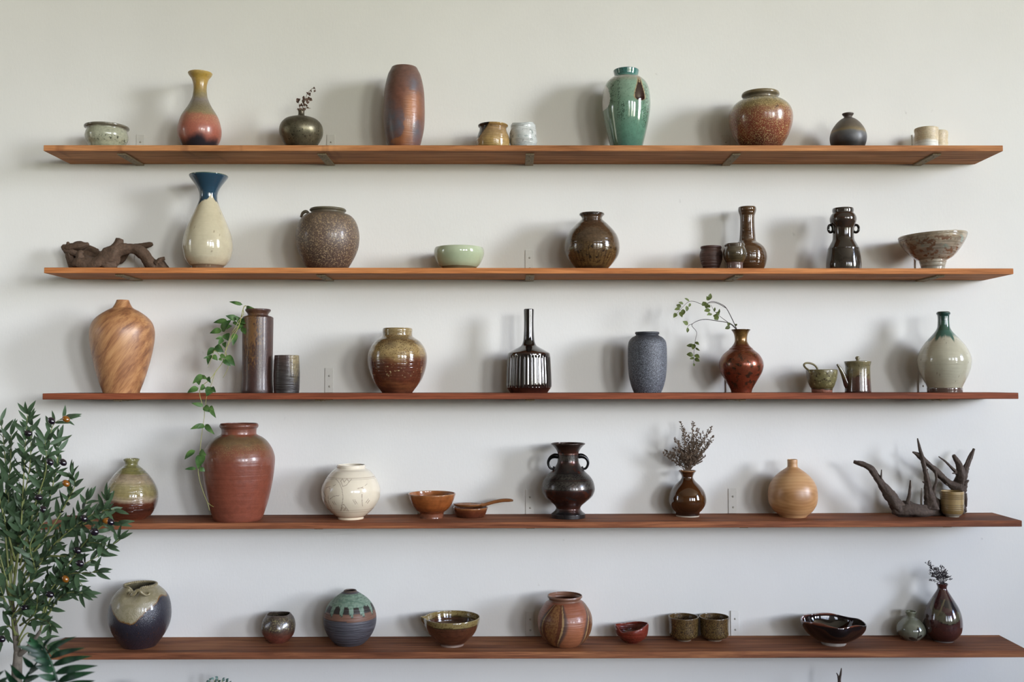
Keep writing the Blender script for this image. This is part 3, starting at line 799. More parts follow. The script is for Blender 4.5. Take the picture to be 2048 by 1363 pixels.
lathe(bm, [(0, zt-.004), (24*q.k*.98, zt-.003), (24.5*q.k*.98, zt+.001), (14*q.k, zt+.0035), (4*q.k, zt+.0045), (2.6*q.k, zt+.006), (3.6*q.k, zt+.0085), (4.7*q.k, zt+.012), (4.2*q.k, zt+.0165), (2.2*q.k, zt+.019), (0, zt+.0195)], 40)
link('lid', bm, M, q.ob)
bm = bmesh.new()
tube(bm, [V6(p[0], p[1], -.12 - d) - q.ob.location for p, d in (((530, 770), 0), ((500, 740), .004), ((470, 660), .008), ((440, 600), .012), ((412, 560), .014))],
     [.013, .0115, .0085, .0055, .0034], 14, 5)
link('spout', bm, M, q.ob)
def pp(du, v, th, co):
    e = 676 + 5*math.sin(th*7+nz(th, 2)*3) + 4*nz(th, 9, 3) + 3*nz(th, 23, 1)
    if v > 774.6: return ('5E4A40', 1)
    a = sm(e+4.5, e-3, v)
    if a > 0:
        return (('26463E' if v < 640 else ('385A4A' if v < 660 else '486E60')), a)
    if n3(co, 190, 3) > 0.66: return ('5A4A36', 0.7)
M = glaze('cream_green_neck', [(0, 'A8A48E'), (0.5, 'B2AD98'), (1, 'B8B39E')], .3, 0.05, 20, 0.05, 40, alb=1.0, rough=0.12, coat=0.8, paint=True, rings=(140, 0.1))
pot('sake_jug', 'cream round-bodied jug with a green dripping neck on the middle shelf', 'jug', 1889.5, 2, -.115,
    [(624, 13.2), (625.8, 14.6), (628.5, 13.8), (631, 12.2), (640, 11.8), (652.6, 12.7), (659, 15.3), (664, 19), (671, 25.5), (677.7, 32), (691.4, 43.8), (705, 51.6), (719, 55.2), (737, 52.8), (755, 45.7), (768, 38.5), (774.5, 35.2), (774.5, 35.8), (777, 36.4), (785.5, 36)], M, seg=240, step=.0025, paint=pp)

# ---- fourth shelf
M = glaze('olive_cream_brown', [(0, '7A3A22'), (0.06, '5A2A1A'), (0.2, '3E1E14'), (0.3, '5A2E1C'), (0.36, 'A08C70'), (0.44, '8C7E50'), (0.56, '92865A'), (0.63, 'A08E70'), (0.74, '8E7C60'), (0.77, '76703E'), (1, '7E7A4A')],
          HH(3, 261, -.108, 918), 0.06, 10, 0.22, 70, rough=0.1, coat=1.0, rings=(150, 0.55), grain=(90, 0.3))
pot('bulbous_bottle', 'squat ringed bottle in olive and cream above a brown base, behind the olive leaves', 'bottle', 261, 3, -.108,
    [(917.5, 16.5), (919.5, 16.2), (924, 13.8), (929, 13.5), (933, 18.5), (941.7, 28.5), (954.5, 40), (967, 48), (984, 55), (1002, 54.8), (1014, 51.5), (1023, 46.5), (1031, 40), (1035, 34), (1036.5, 30)], M, vbf=1039.6, seg=120)
M = glaze('red_terracotta', [(0, '874834'), (0.3, '824430'), (0.6, '7C422F'), (0.74, '7A4933'), (0.82, '6C5438'), (0.88, '6E563A'), (0.90, '824832'), (1, '683C2C')],
          HH(3, 476, -.128, 849), 0.04, 18, 0.16, 60, [('8A7044', 300, 0.60, 0.62, 0.9)], rough=0.33, coat=0.25, rings=(45, 0.2), grain=(60, 0.3))
pot('storage_jar', 'large red-brown clay jar with a thick rolled rim', 'jar', 476, 3, -.129,
    [(847, 37.5), (850, 39.2), (854, 38.2), (857, 35.8), (866, 35.2), (869, 37.5), (874, 47), (882, 57), (895, 66.3), (907, 71.3), (918, 73.2), (937.5, 72), (961, 69), (982, 65), (1003.5, 59.8), (1024.7, 53), (1034, 49.5), (1038.5, 46)], M, vbf=1043.4, seg=140)
def seg_d(px, py, a, b_):
    ax, ay = a; bx_, by_ = b_; dx, dy = bx_-ax, by_-ay
    t = max(0, min(1, ((px-ax)*dx+(py-ay)*dy)/max(1e-9, dx*dx+dy*dy)))
    return math.hypot(px-ax-t*dx, py-ay-t*dy)
W0 = lambda x, y: (600 + x/4.452 - 701.5, 880 + y/4.452)
LN = [([(350,325),(390,360),(415,410),(425,470),(420,520),(405,570),(395,605)],), ([(300,500),(340,470),(390,462)],), ([(285,470),(285,520),(300,560),(310,585)],),
      ([(240,325),(225,370),(222,430),(260,480)],), ([(395,345),(410,320),(430,350),(450,320),(470,345)],), ([(400,345),(420,385),(450,375),(490,325)],),
      ([(405,550),(430,540),(455,580),(465,605)],), ([(400,600),(410,570),(425,600),(440,570),(452,603)],), ([(415,560),(440,595)],),
      ([(260,405),(285,395),(300,390)],), ([(290,400),(300,412)],), ([(330,385),(352,372)],), ([(228,490),(248,530)],), ([(240,490),(262,535)],), ([(325,520),(345,550)],), ([(340,515),(358,545)],),
      ([(510,500),(530,540)],), ([(525,500),(545,540)],), ([(615,530),(635,500)],), ([(625,540),(642,515)],), ([(545,405),(570,400),(590,395)],), ([(580,400),(600,410)],), ([(608,382),(622,370)],),
      ([(585,455),(585,560)],), ([(300,430),(318,410)],)]
SEGS = []
for (pl_,) in LN:
    for i_ in range(len(pl_)-1): SEGS.append((W0(*pl_[i_]), W0(*pl_[i_+1])))
def pp(du, v, th, co):
    if co.y < 0.01 and 948 < v < 1020:
        for a_, b_ in SEGS:
            if abs(du-a_[0]) > 14: continue
            d = seg_d(du, v, a_, b_)
            if d < 0.55: return ('7A5844', 0.62)
    for vl in (951.5, 954, 1014, 1018.5):
        if abs(v - vl) < 0.5: return ('9A7E66', 0.45)
    if abs(v-1030.3) < 1.0: return ('96694A', 0.6)
M = glaze('cream_stoneware', [(0, 'D6C8AC'), (1, 'DDD3BF')], .2, 0.02, 20, 0.03, 40, alb=1.0, rough=0.16, coat=0.7, paint=True)
pot('moon_jar', 'creamy white globe jar incised with fine brown plant drawings', 'jar', 701.5, 3, -.115,
    [(929.5, 28.3), (932, 29.3), (935, 28.6), (938, 33), (941.5, 38.5), (952, 47.8), (965, 55.2), (979, 59), (997, 57), (1012.5, 48.3), (1023.8, 37.5), (1030.5, 29), (1032, 26.3), (1032, 26.3), (1037, 26)], M, vbf=1040, seg=420, step=.0011, paint=pp)
M_OR = glaze('amber_orange_glaze', [(0, '7A4A34'), (0.17, '7A4A34'), (0.2, '6A341A'), (0.45, '8E4C1E'), (0.8, '965424'), (0.96, '9A5C2C'), (1, 'A87A48')], HH(3, 863.6, -.115, 986.5), 0.05, 26, 0.22, 50,
          rough=0.2, coat=0.6, rings=(90, 0.2), streak=1)
pot('footed_bowl', 'amber orange bowl on a small ring foot on the fourth shelf', 'bowl', 863.6, 3, -.118,
    [(986.5, 47.3), (989, 47), (997, 44.4), (1010, 38.2), (1017, 32.5), (1022, 26), (1024, 23.8), (1024, 23.8), (1032, 23), (1035, 23.2)], M_OR, vbf=1036.6, depth=0.72)
M_DB = glaze('amber_dark_glaze', [(0, '4A2416'), (0.6, '5A2C18'), (0.9, '6E3C20'), (1, '8A562C')], .03, 0.1, 26, 0.25, 50, rough=0.2, coat=0.6)
q = pot('small_dish', 'small dark amber dish with slanted sides holding the spoon', 'dish', 941, 3, -.128,
    [(1014, 34.6), (1016.5, 34.2), (1022, 32), (1028, 29.5), (1034, 27.8)], M_DB, vbf=1034.2, depth=0.7)
# spoon resting on the dish
W = lambda x, y, d: P(600 + x/4.452, 880 + y/4.452, d)
bm = bmesh.new()
zc_ = W(1500, 585, -.128); 
root = W(1500, 588, -.128)
S = []
hz = q.z + q.H + 0.0028
yD = q.y; bx0 = P(936, 1010, yD).x
nseg = 28
# bowl of the spoon: shallow oval pan
def pan(rx, ry, z, n=nseg):
    return [bm.verts.new((bx0 + rx*math.cos(2*PI*k/n), yD + ry*math.sin(2*PI*k/n), z)) for k in range(n)]
R = [(.0005, .0005, hz-.001), (.030, .020, hz-.001), (.048, .029, hz+.004), (.0525, .032, hz+.0095), (.0515, .031, hz+.0105), (.046, .027, hz+.0075), (.028, .018, hz+.0035), (.0005, .0005, hz+.003)]
rs = [pan(*r) for r in R]
for i_ in range(len(rs)-1):
    for k in range(nseg):
        bm.faces.new((rs[i_][k], rs[i_][(k+1) % nseg], rs[i_+1][(k+1) % nseg], rs[i_+1][k]))
sp = link('ceramic_spoon', bm, M_DB)
bm = bmesh.new()
hp = [Vector((bx0+.046, yD, hz+.0075)), W(1640, 573, yD), W(1720, 550, yD-.003), W(1800, 535, yD-.006), W(1865, 533, yD-.01), W(1898, 536, yD-.012)]
tube(bm, hp, [.0065, .0062, .0062, .0064, .0058, .003], 12, 5)
hd = link('handle', bm, M_DB, sp)
tag(sp, 'long-handled amber ceramic spoon lying across the small dark dish', 'spoon')
UZ = lambda x, y: (1020 + x/6.492, 860 + y/6.492)
def pp(du, v, th, co):
    for v0, v1, fz in ((908.5, 921, 260), (943.5, 955.5, 190), (957.5, 975.5, 230)):
        if v0 < v < v1:
            e = min(v-v0, v1-v)
            if e < 0.9: return ('22201E', 0.9)
            m1 = n3(co, fz) ; m2 = abs(math.sin(th*17 + 2.5*math.sin(v*0.7)))
            if m1 > 0.05 or m2 > 0.82: return ('4A4740', 0.8)
            return ('262422', 0.8)
M_UR = glaze('bronze_patina', [(0, '2E2C2C'), (0.09, '2A2626'), (0.14, '4A2A20'), (0.3, '3A2018'), (0.45, '40261E'), (0.6, '34302E'), (0.72, '3A2C26'), (0.82, '4E2C1E'), (1, '38261E')], HH(3, 1136.5, -.115, 887), 0.06, 14, 0.25, 50,
          [('2C3032', 24, 0.60, 0.1, 1.0), ('522A1C', 26, 0.6, 0.1, 1.0)], rough=0.3, metal=0.5, coat=0.3, paint=True)
q = pot('bronze_urn', 'dark bronze urn with two curled trunk handles and engraved bands', 'urn', 1136.5, 3, -.115,
    [(886.5, 34.2), (888, 33.6), (891, 30), (897, 24.7), (904, 21.3), (908, 21), (921.6, 21.2), (929, 23.6), (936, 28.5), (943, 34.5), (952.4, 44), (962, 50), (974, 52.9), (983, 51.8), (992.5, 46.8), (1001.7, 36.5), (1009.4, 27.3), (1015.6, 24.2), (1021, 27), (1025, 31.8), (1026, 33.4), (1026, 33.4), (1035.5, 33.5)], M_UR, vbf=1038.2, seg=300, step=.0018, paint=pp)
for sx in (-1, 1):
    bm = bmesh.new()
    hp = [(20.5, 911.5), (27, 911), (34, 914), (38.6, 920), (39.6, 927), (36.5, 934.5), (32, 937), (28.5, 935), (29, 932)]
    pts = []; 
    for (a_, v_) in hp:
        pts.append(Vector((sx*a_*q.k, 0, P(1136.5, v_, q.y).z - q.z)))
    tube(bm, pts, [.0092, .0088, .0068, .0052, .0045, .0042, .004, .0036, .0026], 12, 5)
    link('trunk_handle', bm, M_UR, q.ob)
M = glaze('amber_brown_gloss', [(0, 'C8BCA8'), (0.02, 'C8BCA8'), (0.035, '1E0E06'), (0.12, '2A1508'), (0.4, '4A2A0E'), (0.75, '442610'), (0.8, '3A200C'), (0.96, '43240F'), (0.975, '8A6038'), (1, '8A6038')], HH(3, 1375.3, -.11, 941), 0.004, 20, 0.1, 30, rough=0.06, coat=1.0)
DV = pot('bud_vase', 'glossy amber-brown round vase holding dried statice', 'vase', 1375.3, 3, -.11,
    [(940.5, 17.6), (942, 17.2), (946, 14), (952, 11.3), (956, 12.2), (961, 15.8), (971, 26.2), (983, 34.3), (999, 37.7), (1010, 35), (1019, 28.5), (1022.5, 24.8), (1025, 23.7), (1030, 23.7)], M, vbf=1032.5, wall=.002)
b = NB('turned_maple'); tcn = b.n('ShaderNodeTexCoord'); oc = tcn.outputs['Object']
wv = b.n('ShaderNodeTexWave', wave_type='RINGS', rings_direction='SPHERICAL'); wv.inputs['Scale'].default_value = 26; wv.inputs['Distortion'].default_value = 2.2
wv.inputs['Detail'].default_value = 3; wv.inputs['Detail Scale'].default_value = 1.0
b.l(b.mapping(oc, (0.38, 0.3, 1.15), (0, 0, 0), (0, 0.03, -0.085)), wv.inputs['Vector'])
big = b.noise(b.mapping(oc, (0.3, 0.3, 1)), 17, 2)
fn = b.noise(b.mapping(oc, (20, 20, 150)), 1.5, 3)
f = b.math('ADD', b.math('MULTIPLY', wv.outputs[1], 0.06), b.math('ADD', b.math('MULTIPLY', fn, 0.10), b.math('MULTIPLY', big, 0.80)))
col = b.ramp(f, [(0.34, linp('A67648', .84, 0)), (0.45, linp('BE8E5E', .84, 0)), (0.55, linp('CDA070', .84, 0)), (0.68, linp('D8B080', .84, 0))])
M_MAPLE = b.fin(col, 0.38, 0, None, coat=0.2, coat_rough=0.3)
pot('turned_wood_vase', 'round pale wooden vase with a short straight neck', 'vase', 1586, 3, -.11,
    [(918.5, 10), (920, 10.3), (928, 10.1), (932.5, 10.4), (932.5, 10.4), (935, 13), (940, 20.5), (948, 31), (958, 40.3), (972, 47.6), (990, 50), (1005.4, 48), (1016.6, 42), (1023, 36.5), (1028, 30), (1030, 26)], M_MAPLE, vbf=1033, seg=120, wall=.002)
M = glaze('ribbed_tan', [(0, 'A39A86'), (0.12, 'A39A86'), (0.14, '8C7242'), (0.5, 'A28852'), (0.93, 'A08450'), (1, '8A7458')], HH(3, 1904.8, -.155, 982), 0.02, 20, 0.12, 40, rough=0.3, coat=0.4, paint=True)
def pp(du, v, th, co):
    if 984 < v < 1025:
        t = (v-984) % 3.35
        if t < 0.95: return ('5E4A28', 0.75)
        if th < -0.15 and v < 1020: return ('967A58', 0.35)
        if 12 < du < 21 and 1008 < v < 1022 and n3(co, 300) > 0.25: return ('3A2E20', 0.8)
def df(a, r, z, x, y):
    w = 1 + 0.012*math.sin(z*1100) if 0.02 < z < 0.085 else 1.0
    return x*w, y*w, z
pot('ribbed_cup', 'tan ribbed tea cup standing in front of the driftwood', 'cup', 1904.8, 3, -.165,
    [(982, 24.2), (984, 24.4), (1003.7, 24), (1018, 23.3), (1025, 21), (1029.5, 16), (1030, 14.2), (1030, 14.2), (1033.5, 13.8)], M, vbf=1034.3, seg=160, step=.0012, deform=df, paint=pp, depth=.85)

# ---- fifth shelf
def pp(du, v, th, co):
    e = 1199 + 35*math.exp(-((th+0.05)/0.62)**2) - 10*sm(0.5, 1.3, th) + 2*math.sin(th*9) + 2*nz(th, 5)
    a = sm(e+1.2, e-1.2, v)
    if a > 0:
        if abs(v-e) < 2.6: return ('7A5420', a)
        return (('8C8262' if n3(co, 70) > 0 else '968C6E'), a)
    if n3(co, 230) > 0.58: return ('7A4A28', 0.8)
M = glaze('dark_ash_jar', [(0, '33262A'), (0.2, '2C262C'), (0.6, '2A2A34'), (1, '2C2C36')], .22, 0.05, 20, 0.35, 220, rough=0.3, coat=0.3, grain=(260, 0.6), paint=True)
def df(a, r, z, x, y):
    th = math.atan2(x, -y)
    g = math.exp(-((th+0.0)/0.26)**2) * sm(0.150, 0.215, z)
    return x, y + r*0.30*g, z - 0.027*g*sm(0.17, 0.215, z)
q = pot('rope_rim_jar', 'dark blue-black jar with an olive glaze bib and a rope-twisted notched rim', 'jar', 279, 4, -.12,
    [(1169, 33), (1171, 35), (1176, 41.5), (1182, 48.3), (1189, 54), (1196, 58), (1210, 61.8), (1229, 63.2), (1246, 60.8), (1262.7, 53.7), (1274, 46.5), (1283, 39.5), (1290, 34)], M, vbf=1296, seg=260, step=.0022, deform=df, paint=pp, depth=.55)
M_RP = glaze('rope_clay', [(0, '8A7E5A')], 1, 0, 5, 0.4, 160, rough=0.3, coat=0.4)
bm = bmesh.new()
N_ = 150; pts = []; pts2 = []
for k in range(N_+1):
    th = -PI + 2*PI*k/N_ ; r = q.rt - .001
    x = r*math.sin(th); y = -r*math.cos(th); z = q.H + .0015
    x, y, z = df(0, r, z, x, y)
    ph = k*0.95
    er = Vector((math.sin(th), -math.cos(th), 0))
    off = (er*math.cos(ph) + Vector((0, 0, 1))*math.sin(ph)) * 0.0022
    pts.append(Vector((x, y, z)) + off); pts2.append(Vector((x, y, z)) - off)
tube(bm, pts, [.0024]*(N_+1), 7, 1); tube(bm, pts2, [.0024]*(N_+1), 7, 1)
rp = link('rope_rim', bm, M_RP, q.ob); rp['label'] = 'twisted rope-like clay rim'
bm = bmesh.new()
V8 = lambda x, y, d: P(180 + x/7.173, 1140 + y/7.173, d + .120 + q.y) - q.ob.location
tube(bm, [V8(*p) for p in ((560, 345, -.195), (575, 320, -.198), (600, 330, -.200), (590, 365, -.200), (630, 345, -.203), (665, 295, -.203), (710, 290, -.203), (750, 325, -.202), (800, 355, -.200), (845, 345, -.197), (850, 320, -.194), (820, 322, -.193))],
     [.003, .003, .0035, .0042, .005, .0058, .0058, .005, .0045, .0038, .0032, .0028], 10, 4, gnarl=0.15, gs=150)
br = link('twisted_bridge', bm, M_RP, q.ob)
def df(a, r, z, x, y):
    w = 1 + 0.022*math.cos(6*a + z*40) + 0.015*math.sin(3*a); return x*w, y*w, z + (0.0012*math.sin(3*a) if z > 0.08 else 0)
M = glaze('woodfired_red_pot', [(0, '5A2E24'), (0.25, '6E3A2C'), (0.38, '5A382C'), (0.5, '4A3A30'), (0.8, '4E443A'), (1, '4A3A36')], .1, 0.16, 16, 0.3, 90,
          [('8A8058', 200, 0.58, 0.4, 0.95)], rough=0.3, coat=0.4, grain=(120, 0.5))
pot('small_pot', 'small dented round pot, charcoal over rusty red, left on the fifth shelf', 'pot', 556.3, 4, -.10,
    [(1227.6, 24), (1230, 26), (1238, 31.5), (1250, 34.7), (1259, 34), (1266, 31.5), (1274, 26), (1280, 20.5), (1282, 18.5)], M, vbf=1285.5, deform=df, depth=.7)
def pp(du, v, th, co):
    if v < 1184: return ('5A4C42', 1) if v < 1182 else None
    # green running glaze over a black band over a copper band
    k_ = th*13.0 + 0.8*math.sin(th*3)
    e = 1207 + 5*max(0, math.sin(k_*1.0))*1.8 + 4*nz(th, 4, 2) + 3.5*max(0, math.sin(k_*0.43+1))
    c = abs(math.sin(k_/2.0))
    e = 1205 + (16 + 9*nz(math.floor(k_/PI), 3.7, 4))*sm(0.72, 0.93, c + 0.1*nz(th, 8)) + 3*nz(th, 6)
    if v < e:
        if v > e-2.2 and e > 1214: return ('1E3A30', 1)
        return (('7E9580' if n3(co, 120) > -0.1 else '66806C'), 1)
    if v < 1217: return ('2C2420', 1)
    if v < 1231.5 + 1.5*math.sin(th*2): return ('7A5644', 1)
M = glaze('slate_grey_clay', [(0, '48464A'), (0.5, '4C4A50'), (1, '504C50')], .19, 0.05, 20, 0.1, 60, rough=0.5, rings=(140, 0.5), ringcol=.2, paint=True)
pot('globe_vase', 'slate grey globe vase with a copper band and green drips around its small mouth', 'vase', 699.7, 4, -.115,
    [(1180, 12.5), (1182, 13.8), (1184, 17), (1188, 23), (1193, 30), (1198, 35.8), (1208.6, 44.5), (1223, 50.6), (1238, 52.5), (1252.5, 50.3), (1267, 44), (1279, 34.8), (1285, 28), (1287, 25)], M, vbf=1291, seg=300, step=.0022, paint=pp)
def pp(du, v, th, co):
    e = 1243 if co.x*co.x + co.y*co.y > 0 else 0
    if v < e+1.5*nz(th, 3):
        if n3(co, 330) > 0.35: return ('5A3C1C', 0.7)
        return ('8A7848', 1)
    if v < e+2: return ('4A3A1C', 1)
    if v > 1284.5: return ('8C7668', 1)
M = glaze('mortar_bowl_glaze', [(0, '4A281A'), (0.5, '56301E'), (1, '5A3822')], .1, 0.05, 20, 0.25, 60, rough=0.14, coat=0.9, rings=(70, 0.4), paint=True)
def df(a, r, z, x, y):
    # pulled pouring lip on the left
    d_ = math.atan2(math.sin(a-PI*1.02), math.cos(a-PI*1.02))
    g = math.exp(-(d_/0.13)**2) * sm(0.055, 0.088, z)
    return x*(1+0.13*g), y*(1-0.15*g), z + 0.002*g
pot('pouring_bowl', 'brown bowl with a mustard rim band and a pulled pouring lip', 'bowl', 904, 4, -.118,
    [(1233.5, 55.5), (1236, 55.4), (1243, 54.2), (1252, 51.5), (1262, 46.5), (1270, 40.5), (1277.5, 33), (1283, 26.5), (1284.5, 24.5), (1284.5, 24.3), (1290.5, 24)], M, vbf=1295, seg=240, step=.002, deform=df, paint=pp, depth=.82)
def pp(du, v, th, co):
    lean = (v-1240)*0.012
    stripes = [(-2.2, 'd'), (-0.28, 'd'), (0.95, 'd'), (2.4, 'd')]
    t = th + 0.0
    # leaf-shaped ash panels between dark lines
    def panel(c, wd):
        h = sm(1205, 1222, v) * sm(1294, 1272, v)
        d = (t - c + (v-1240)*0.004) / wd
        return abs(d), h
    for c, wd in ((-0.56, 0.47), (1.36, 0.47), (-2.7, 0.4)):
        d, h = panel(c, wd*(0.35 + 0.65*math.sin(PI*min(1, max(0, (v-1196)/100.0)))))
        if v > 1202 and d < 1.0:
            if d > 0.86: return ('A88858', 0.95)
            if d > 0.55: return ('5A301C', 0.9)
            return (('8A6034' if n3(co, 230) > -0.05 else '6A3E20'), 0.9)
        if v > 1202 and d < 1.42: return ('463A36', 0.85 * (1.42-d)/0.24 if d > 1.18 else 0.85)
    if v < 1200: return ('7A5A44', 0.7)
M = glaze('striped_orange_clay', [(0, 'A06440'), (0.4, 'A0603E'), (0.8, '92563E'), (1, '845643')], .19, 0.05, 16, 0.12, 50, rough=0.38, coat=0.15, rings=(110, 0.2), paint=True)
pot('round_jar', 'orange clay jar with dark vertical bands and ash-coloured leaf panels', 'jar', 1130, 4, -.118,
    [(1190, 34.2), (1192.5, 34.4), (1195.5, 31.8), (1199, 31.5), (1203, 37), (1208, 41.5), (1219, 48.8), (1230, 53), (1241, 54.2), (1252, 53.3), (1261.6, 50.8), (1271, 46), (1280, 38.5), (1286, 31), (1289, 25), (1291, 23.5)], M, vbf=1295.3, seg=260, step=.0024, paint=pp, depth=.5)
def df(a, r, z, x, y):
    th = math.atan2(x, -y)
    t = sm(0.02, 0.056, z)
    dz = 0.011*math.cos(2*(th-0.2) + 0.6) + 0.006*math.cos(3*th+0.8)
    lobes = 1 + 0.06*math.cos(3*th - 0.5)*t
    dip = math.exp(-((th+0.85)/0.38)**2)
    return x*lobes, y*lobes, z + t*(-dz*0.35 - 0.013*dip + 0.004*math.sin(th))
M = glaze('red_lacquer_clay', [(0, '5A2016'), (0.3, '742A1C'), (1, '7E3222')], .06, 0.05, 20, 0.12, 40, rough=0.28, coat=0.4, rings=(85, 0.9))
pot('folded_bowl', 'small red-brown bowl with a folded wavy rim', 'bowl', 1264.5, 4, -.10,
    [(1250, 33), (1252.5, 33.8), (1260, 32.8), (1268, 30), (1275, 24.5), (1280, 18), (1282.5, 15)], M, vbf=1286.6, seg=140, deform=df, depth=.85, wall=.003)
M = glaze('mottled_brown_cup', [(0, '8A7A6A'), (0.03, '8A7A6A'), (0.05, '4A3A1C'), (0.5, '5A4524'), (0.92, '5A4424'), (0.95, '6A5A48'), (1, '6A5848')], HH(4, 1367, -.095, 1232.5), 0.01, 20, 0.2, 60,
          [('2E2014', 260, 0.55, 0.03, 0.93), ('7E6A3E', 300, 0.60, 0.03, 0.93)], rough=0.22, coat=0.6, grain=(120, 0.2))
cp = [(1232.5, 30), (1235, 30), (1245, 29), (1258, 28.8), (1267, 28.3), (1271.5, 25.5), (1274.2, 20), (1275, 15.5), (1275, 15.5), (1277.5, 15)]
c1 = pot('teacup', 'mottled brown straight-sided cup, left of the touching pair', 'cup', 1367.3, 4, -.098, cp, M, vbf=1280, group='mottled brown cups', depth=.85)
c2 = pot('teacup', 'mottled brown straight-sided cup, right of the touching pair', 'cup', 1428.8, 4, -.098, cp, M, vbf=1280, group='mottled brown cups', depth=.85)
def df(a, r, z, x, y):
    th = math.atan2(x, -y); t = sm(0.015, 0.07, z)
    w = 1 + 0.045*math.cos(5*th+0.6)*t
    left = math.exp(-((th+1.65)/0.35)**2)
    w *= 1 + 0.05*left*t
    return x*w, y*w*0.95, z + t*(-0.0045*math.sin(th) - 0.0035*math.cos(5*th+0.6))
M = glaze('oil_spot_black', [(0, 'A8A094'), (0.155, 'A8A094'), (0.16, '140A0A'), (0.5, '120C0C'), (0.95, '1C0E0E'), (0.975, '5E2E1E'), (1, '703A26')], HH(4, 1667, -.118, 1240), 0.01, 20, 0.2, 40,
          [('2E1810', 40, 0.62, 0.3, 0.9)], rough=0.08, coat=1.0)
pot('lobed_bowl', 'glossy near-black lobed bowl on a pale foot at right of the fifth shelf', 'bowl', 1667, 4, -.116,
    [(1240, 63), (1242.5, 63.2), (1250, 61.5), (1260, 56.5), (1268, 50), (1274.5, 41.5), (1279.5, 32), (1281, 27.5), (1281, 27), (1287.5, 25.5)], M, vbf=1291, seg=180, deform=df, depth=.82)
LL = [((497,840),(480,860),(490,890),(512,870)), ]
def pp(du, v, th, co):
    if co.y > 0: return None
    X = (du + 1822.5 - 1740)*5.679; Y = (v - 1100)*5.679
    def el(cx_, cy_, a_, b_, an):
        dx, dy = X-cx_, Y-cy_; c_, s_ = math.cos(an), math.sin(an)
        return ((dx*c_+dy*s_)/a_)**2 + ((-dx*s_+dy*c_)/b_)**2 < 1
    if el(492, 865, 30, 18, 1.4) or el(440, 975, 50, 18, 0.35) or el(510, 945, 36, 15, -0.5) or (abs(X-488) < 5 and 880 < Y < 1010): return ('2A2622', 0.95)
M = glaze('grey_green_celadon', [(0, '6E5A4C'), (0.06, '6E5A4C'), (0.09, '6E7060'), (0.5, '787A68'), (1, '76785E')], .11, 0.03, 20, 0.12, 60, rough=0.13, coat=0.8, paint=True)
pot('small_jar', 'small grey-green jar painted with dark leaves, beside the dark flask', 'jar', 1822.5, 4, -.085,
    [(1222, 11.8), (1224, 11.6), (1229, 9.2), (1233, 10.2), (1237, 17.5), (1246, 26), (1257, 30.3), (1266, 28), (1272, 22.8), (1275.5, 17)], M, vbf=1280.5, seg=200, step=.002, paint=pp)
def pp(du, v, th, co):
    X = (du + 1886.3 - 1740)*5.679; Y = (v - 1100)*5.679
    if v > 1277.5: return ('77706A', 1)
    e = 1239.5 - 17*(th+0.05)**2
    if v < e and v > 1194 - 0:
        d = seg_d(X, Y, (850, 470), (700, 700)); d2 = seg_d(X, Y, (700, 700), (740, 760)); d3 = seg_d(X, Y, (655, 650), (690, 560))
        if min(d, d3) < 8 and co.y < 0: return ('6A6046', 0.9)
        if co.y < 0 and ((760 < X < 990 and 540 < Y < 600 + (X-760)*0.35 and Y > 520+(X-760)*0.25)): return ('1E2024', 0.9)
        t = v - (e - 15 + 6*math.sin(th*5.2+0.6) - 7*th*th)
        if t > 0: return (('524E3C' if n3(co, 60) > 0 else '5E5A46'), 0.95)
    if abs(v-e) < 0.8: return ('241614', 0.9)
M = glaze('aubergine_flask', [(0, '3E1E1A'), (0.3, '482824'), (0.7, '40282A'), (1, '4A2420')], .2, 0.05, 20, 0.15, 40, rough=0.14, coat=0.8, paint=True)
FV = pot('flask_vase', 'dark aubergine drop-shaped flask with olive leaf glaze, holding dried buds', 'vase', 1886.3, 4, -.10,
    [(1166.5, 11.8), (1168, 11.6), (1172, 9.8), (1176, 9.5), (1180, 11.3), (1184.5, 14.2), (1198.6, 23.6), (1214.5, 33.2), (1230, 38.4), (1246, 40), (1258.5, 38), (1267, 33.5), (1274, 27), (1277, 22.5), (1277, 22.5), (1279.5, 22)], M, vbf=1282.8, seg=260, step=.0022, wall=.002, paint=pp)

# ---- lowest shelf, only tips of things reach into the frame
M = glaze('plain_brown', [(0, '3A2A22'), (1, '4A342A')], .2, 0.05, 20, 0.2, 40, rough=0.4)
pot('brown_jar', 'dark brown jar whose rim just shows at the bottom edge', 'jar', 262, 5, -.115,
    [(1368, 14), (1372, 13), (1380, 13), (1400, 35), (1440, 55), (1490, 52), (1545, 30)], M)
M_LP = glaze('grey_planter', [(0, '6A6A66'), (1, '76766F')], .1, 0.05, 20, 0.1, 40, rough=0.6)
SV = pot('planter_pot', 'grey pot of the succulent below the bottom edge', 'pot', 445, 5, -.115,
    [(1455, 38), (1460, 38), (1500, 34), (1545, 28)], M_LP)

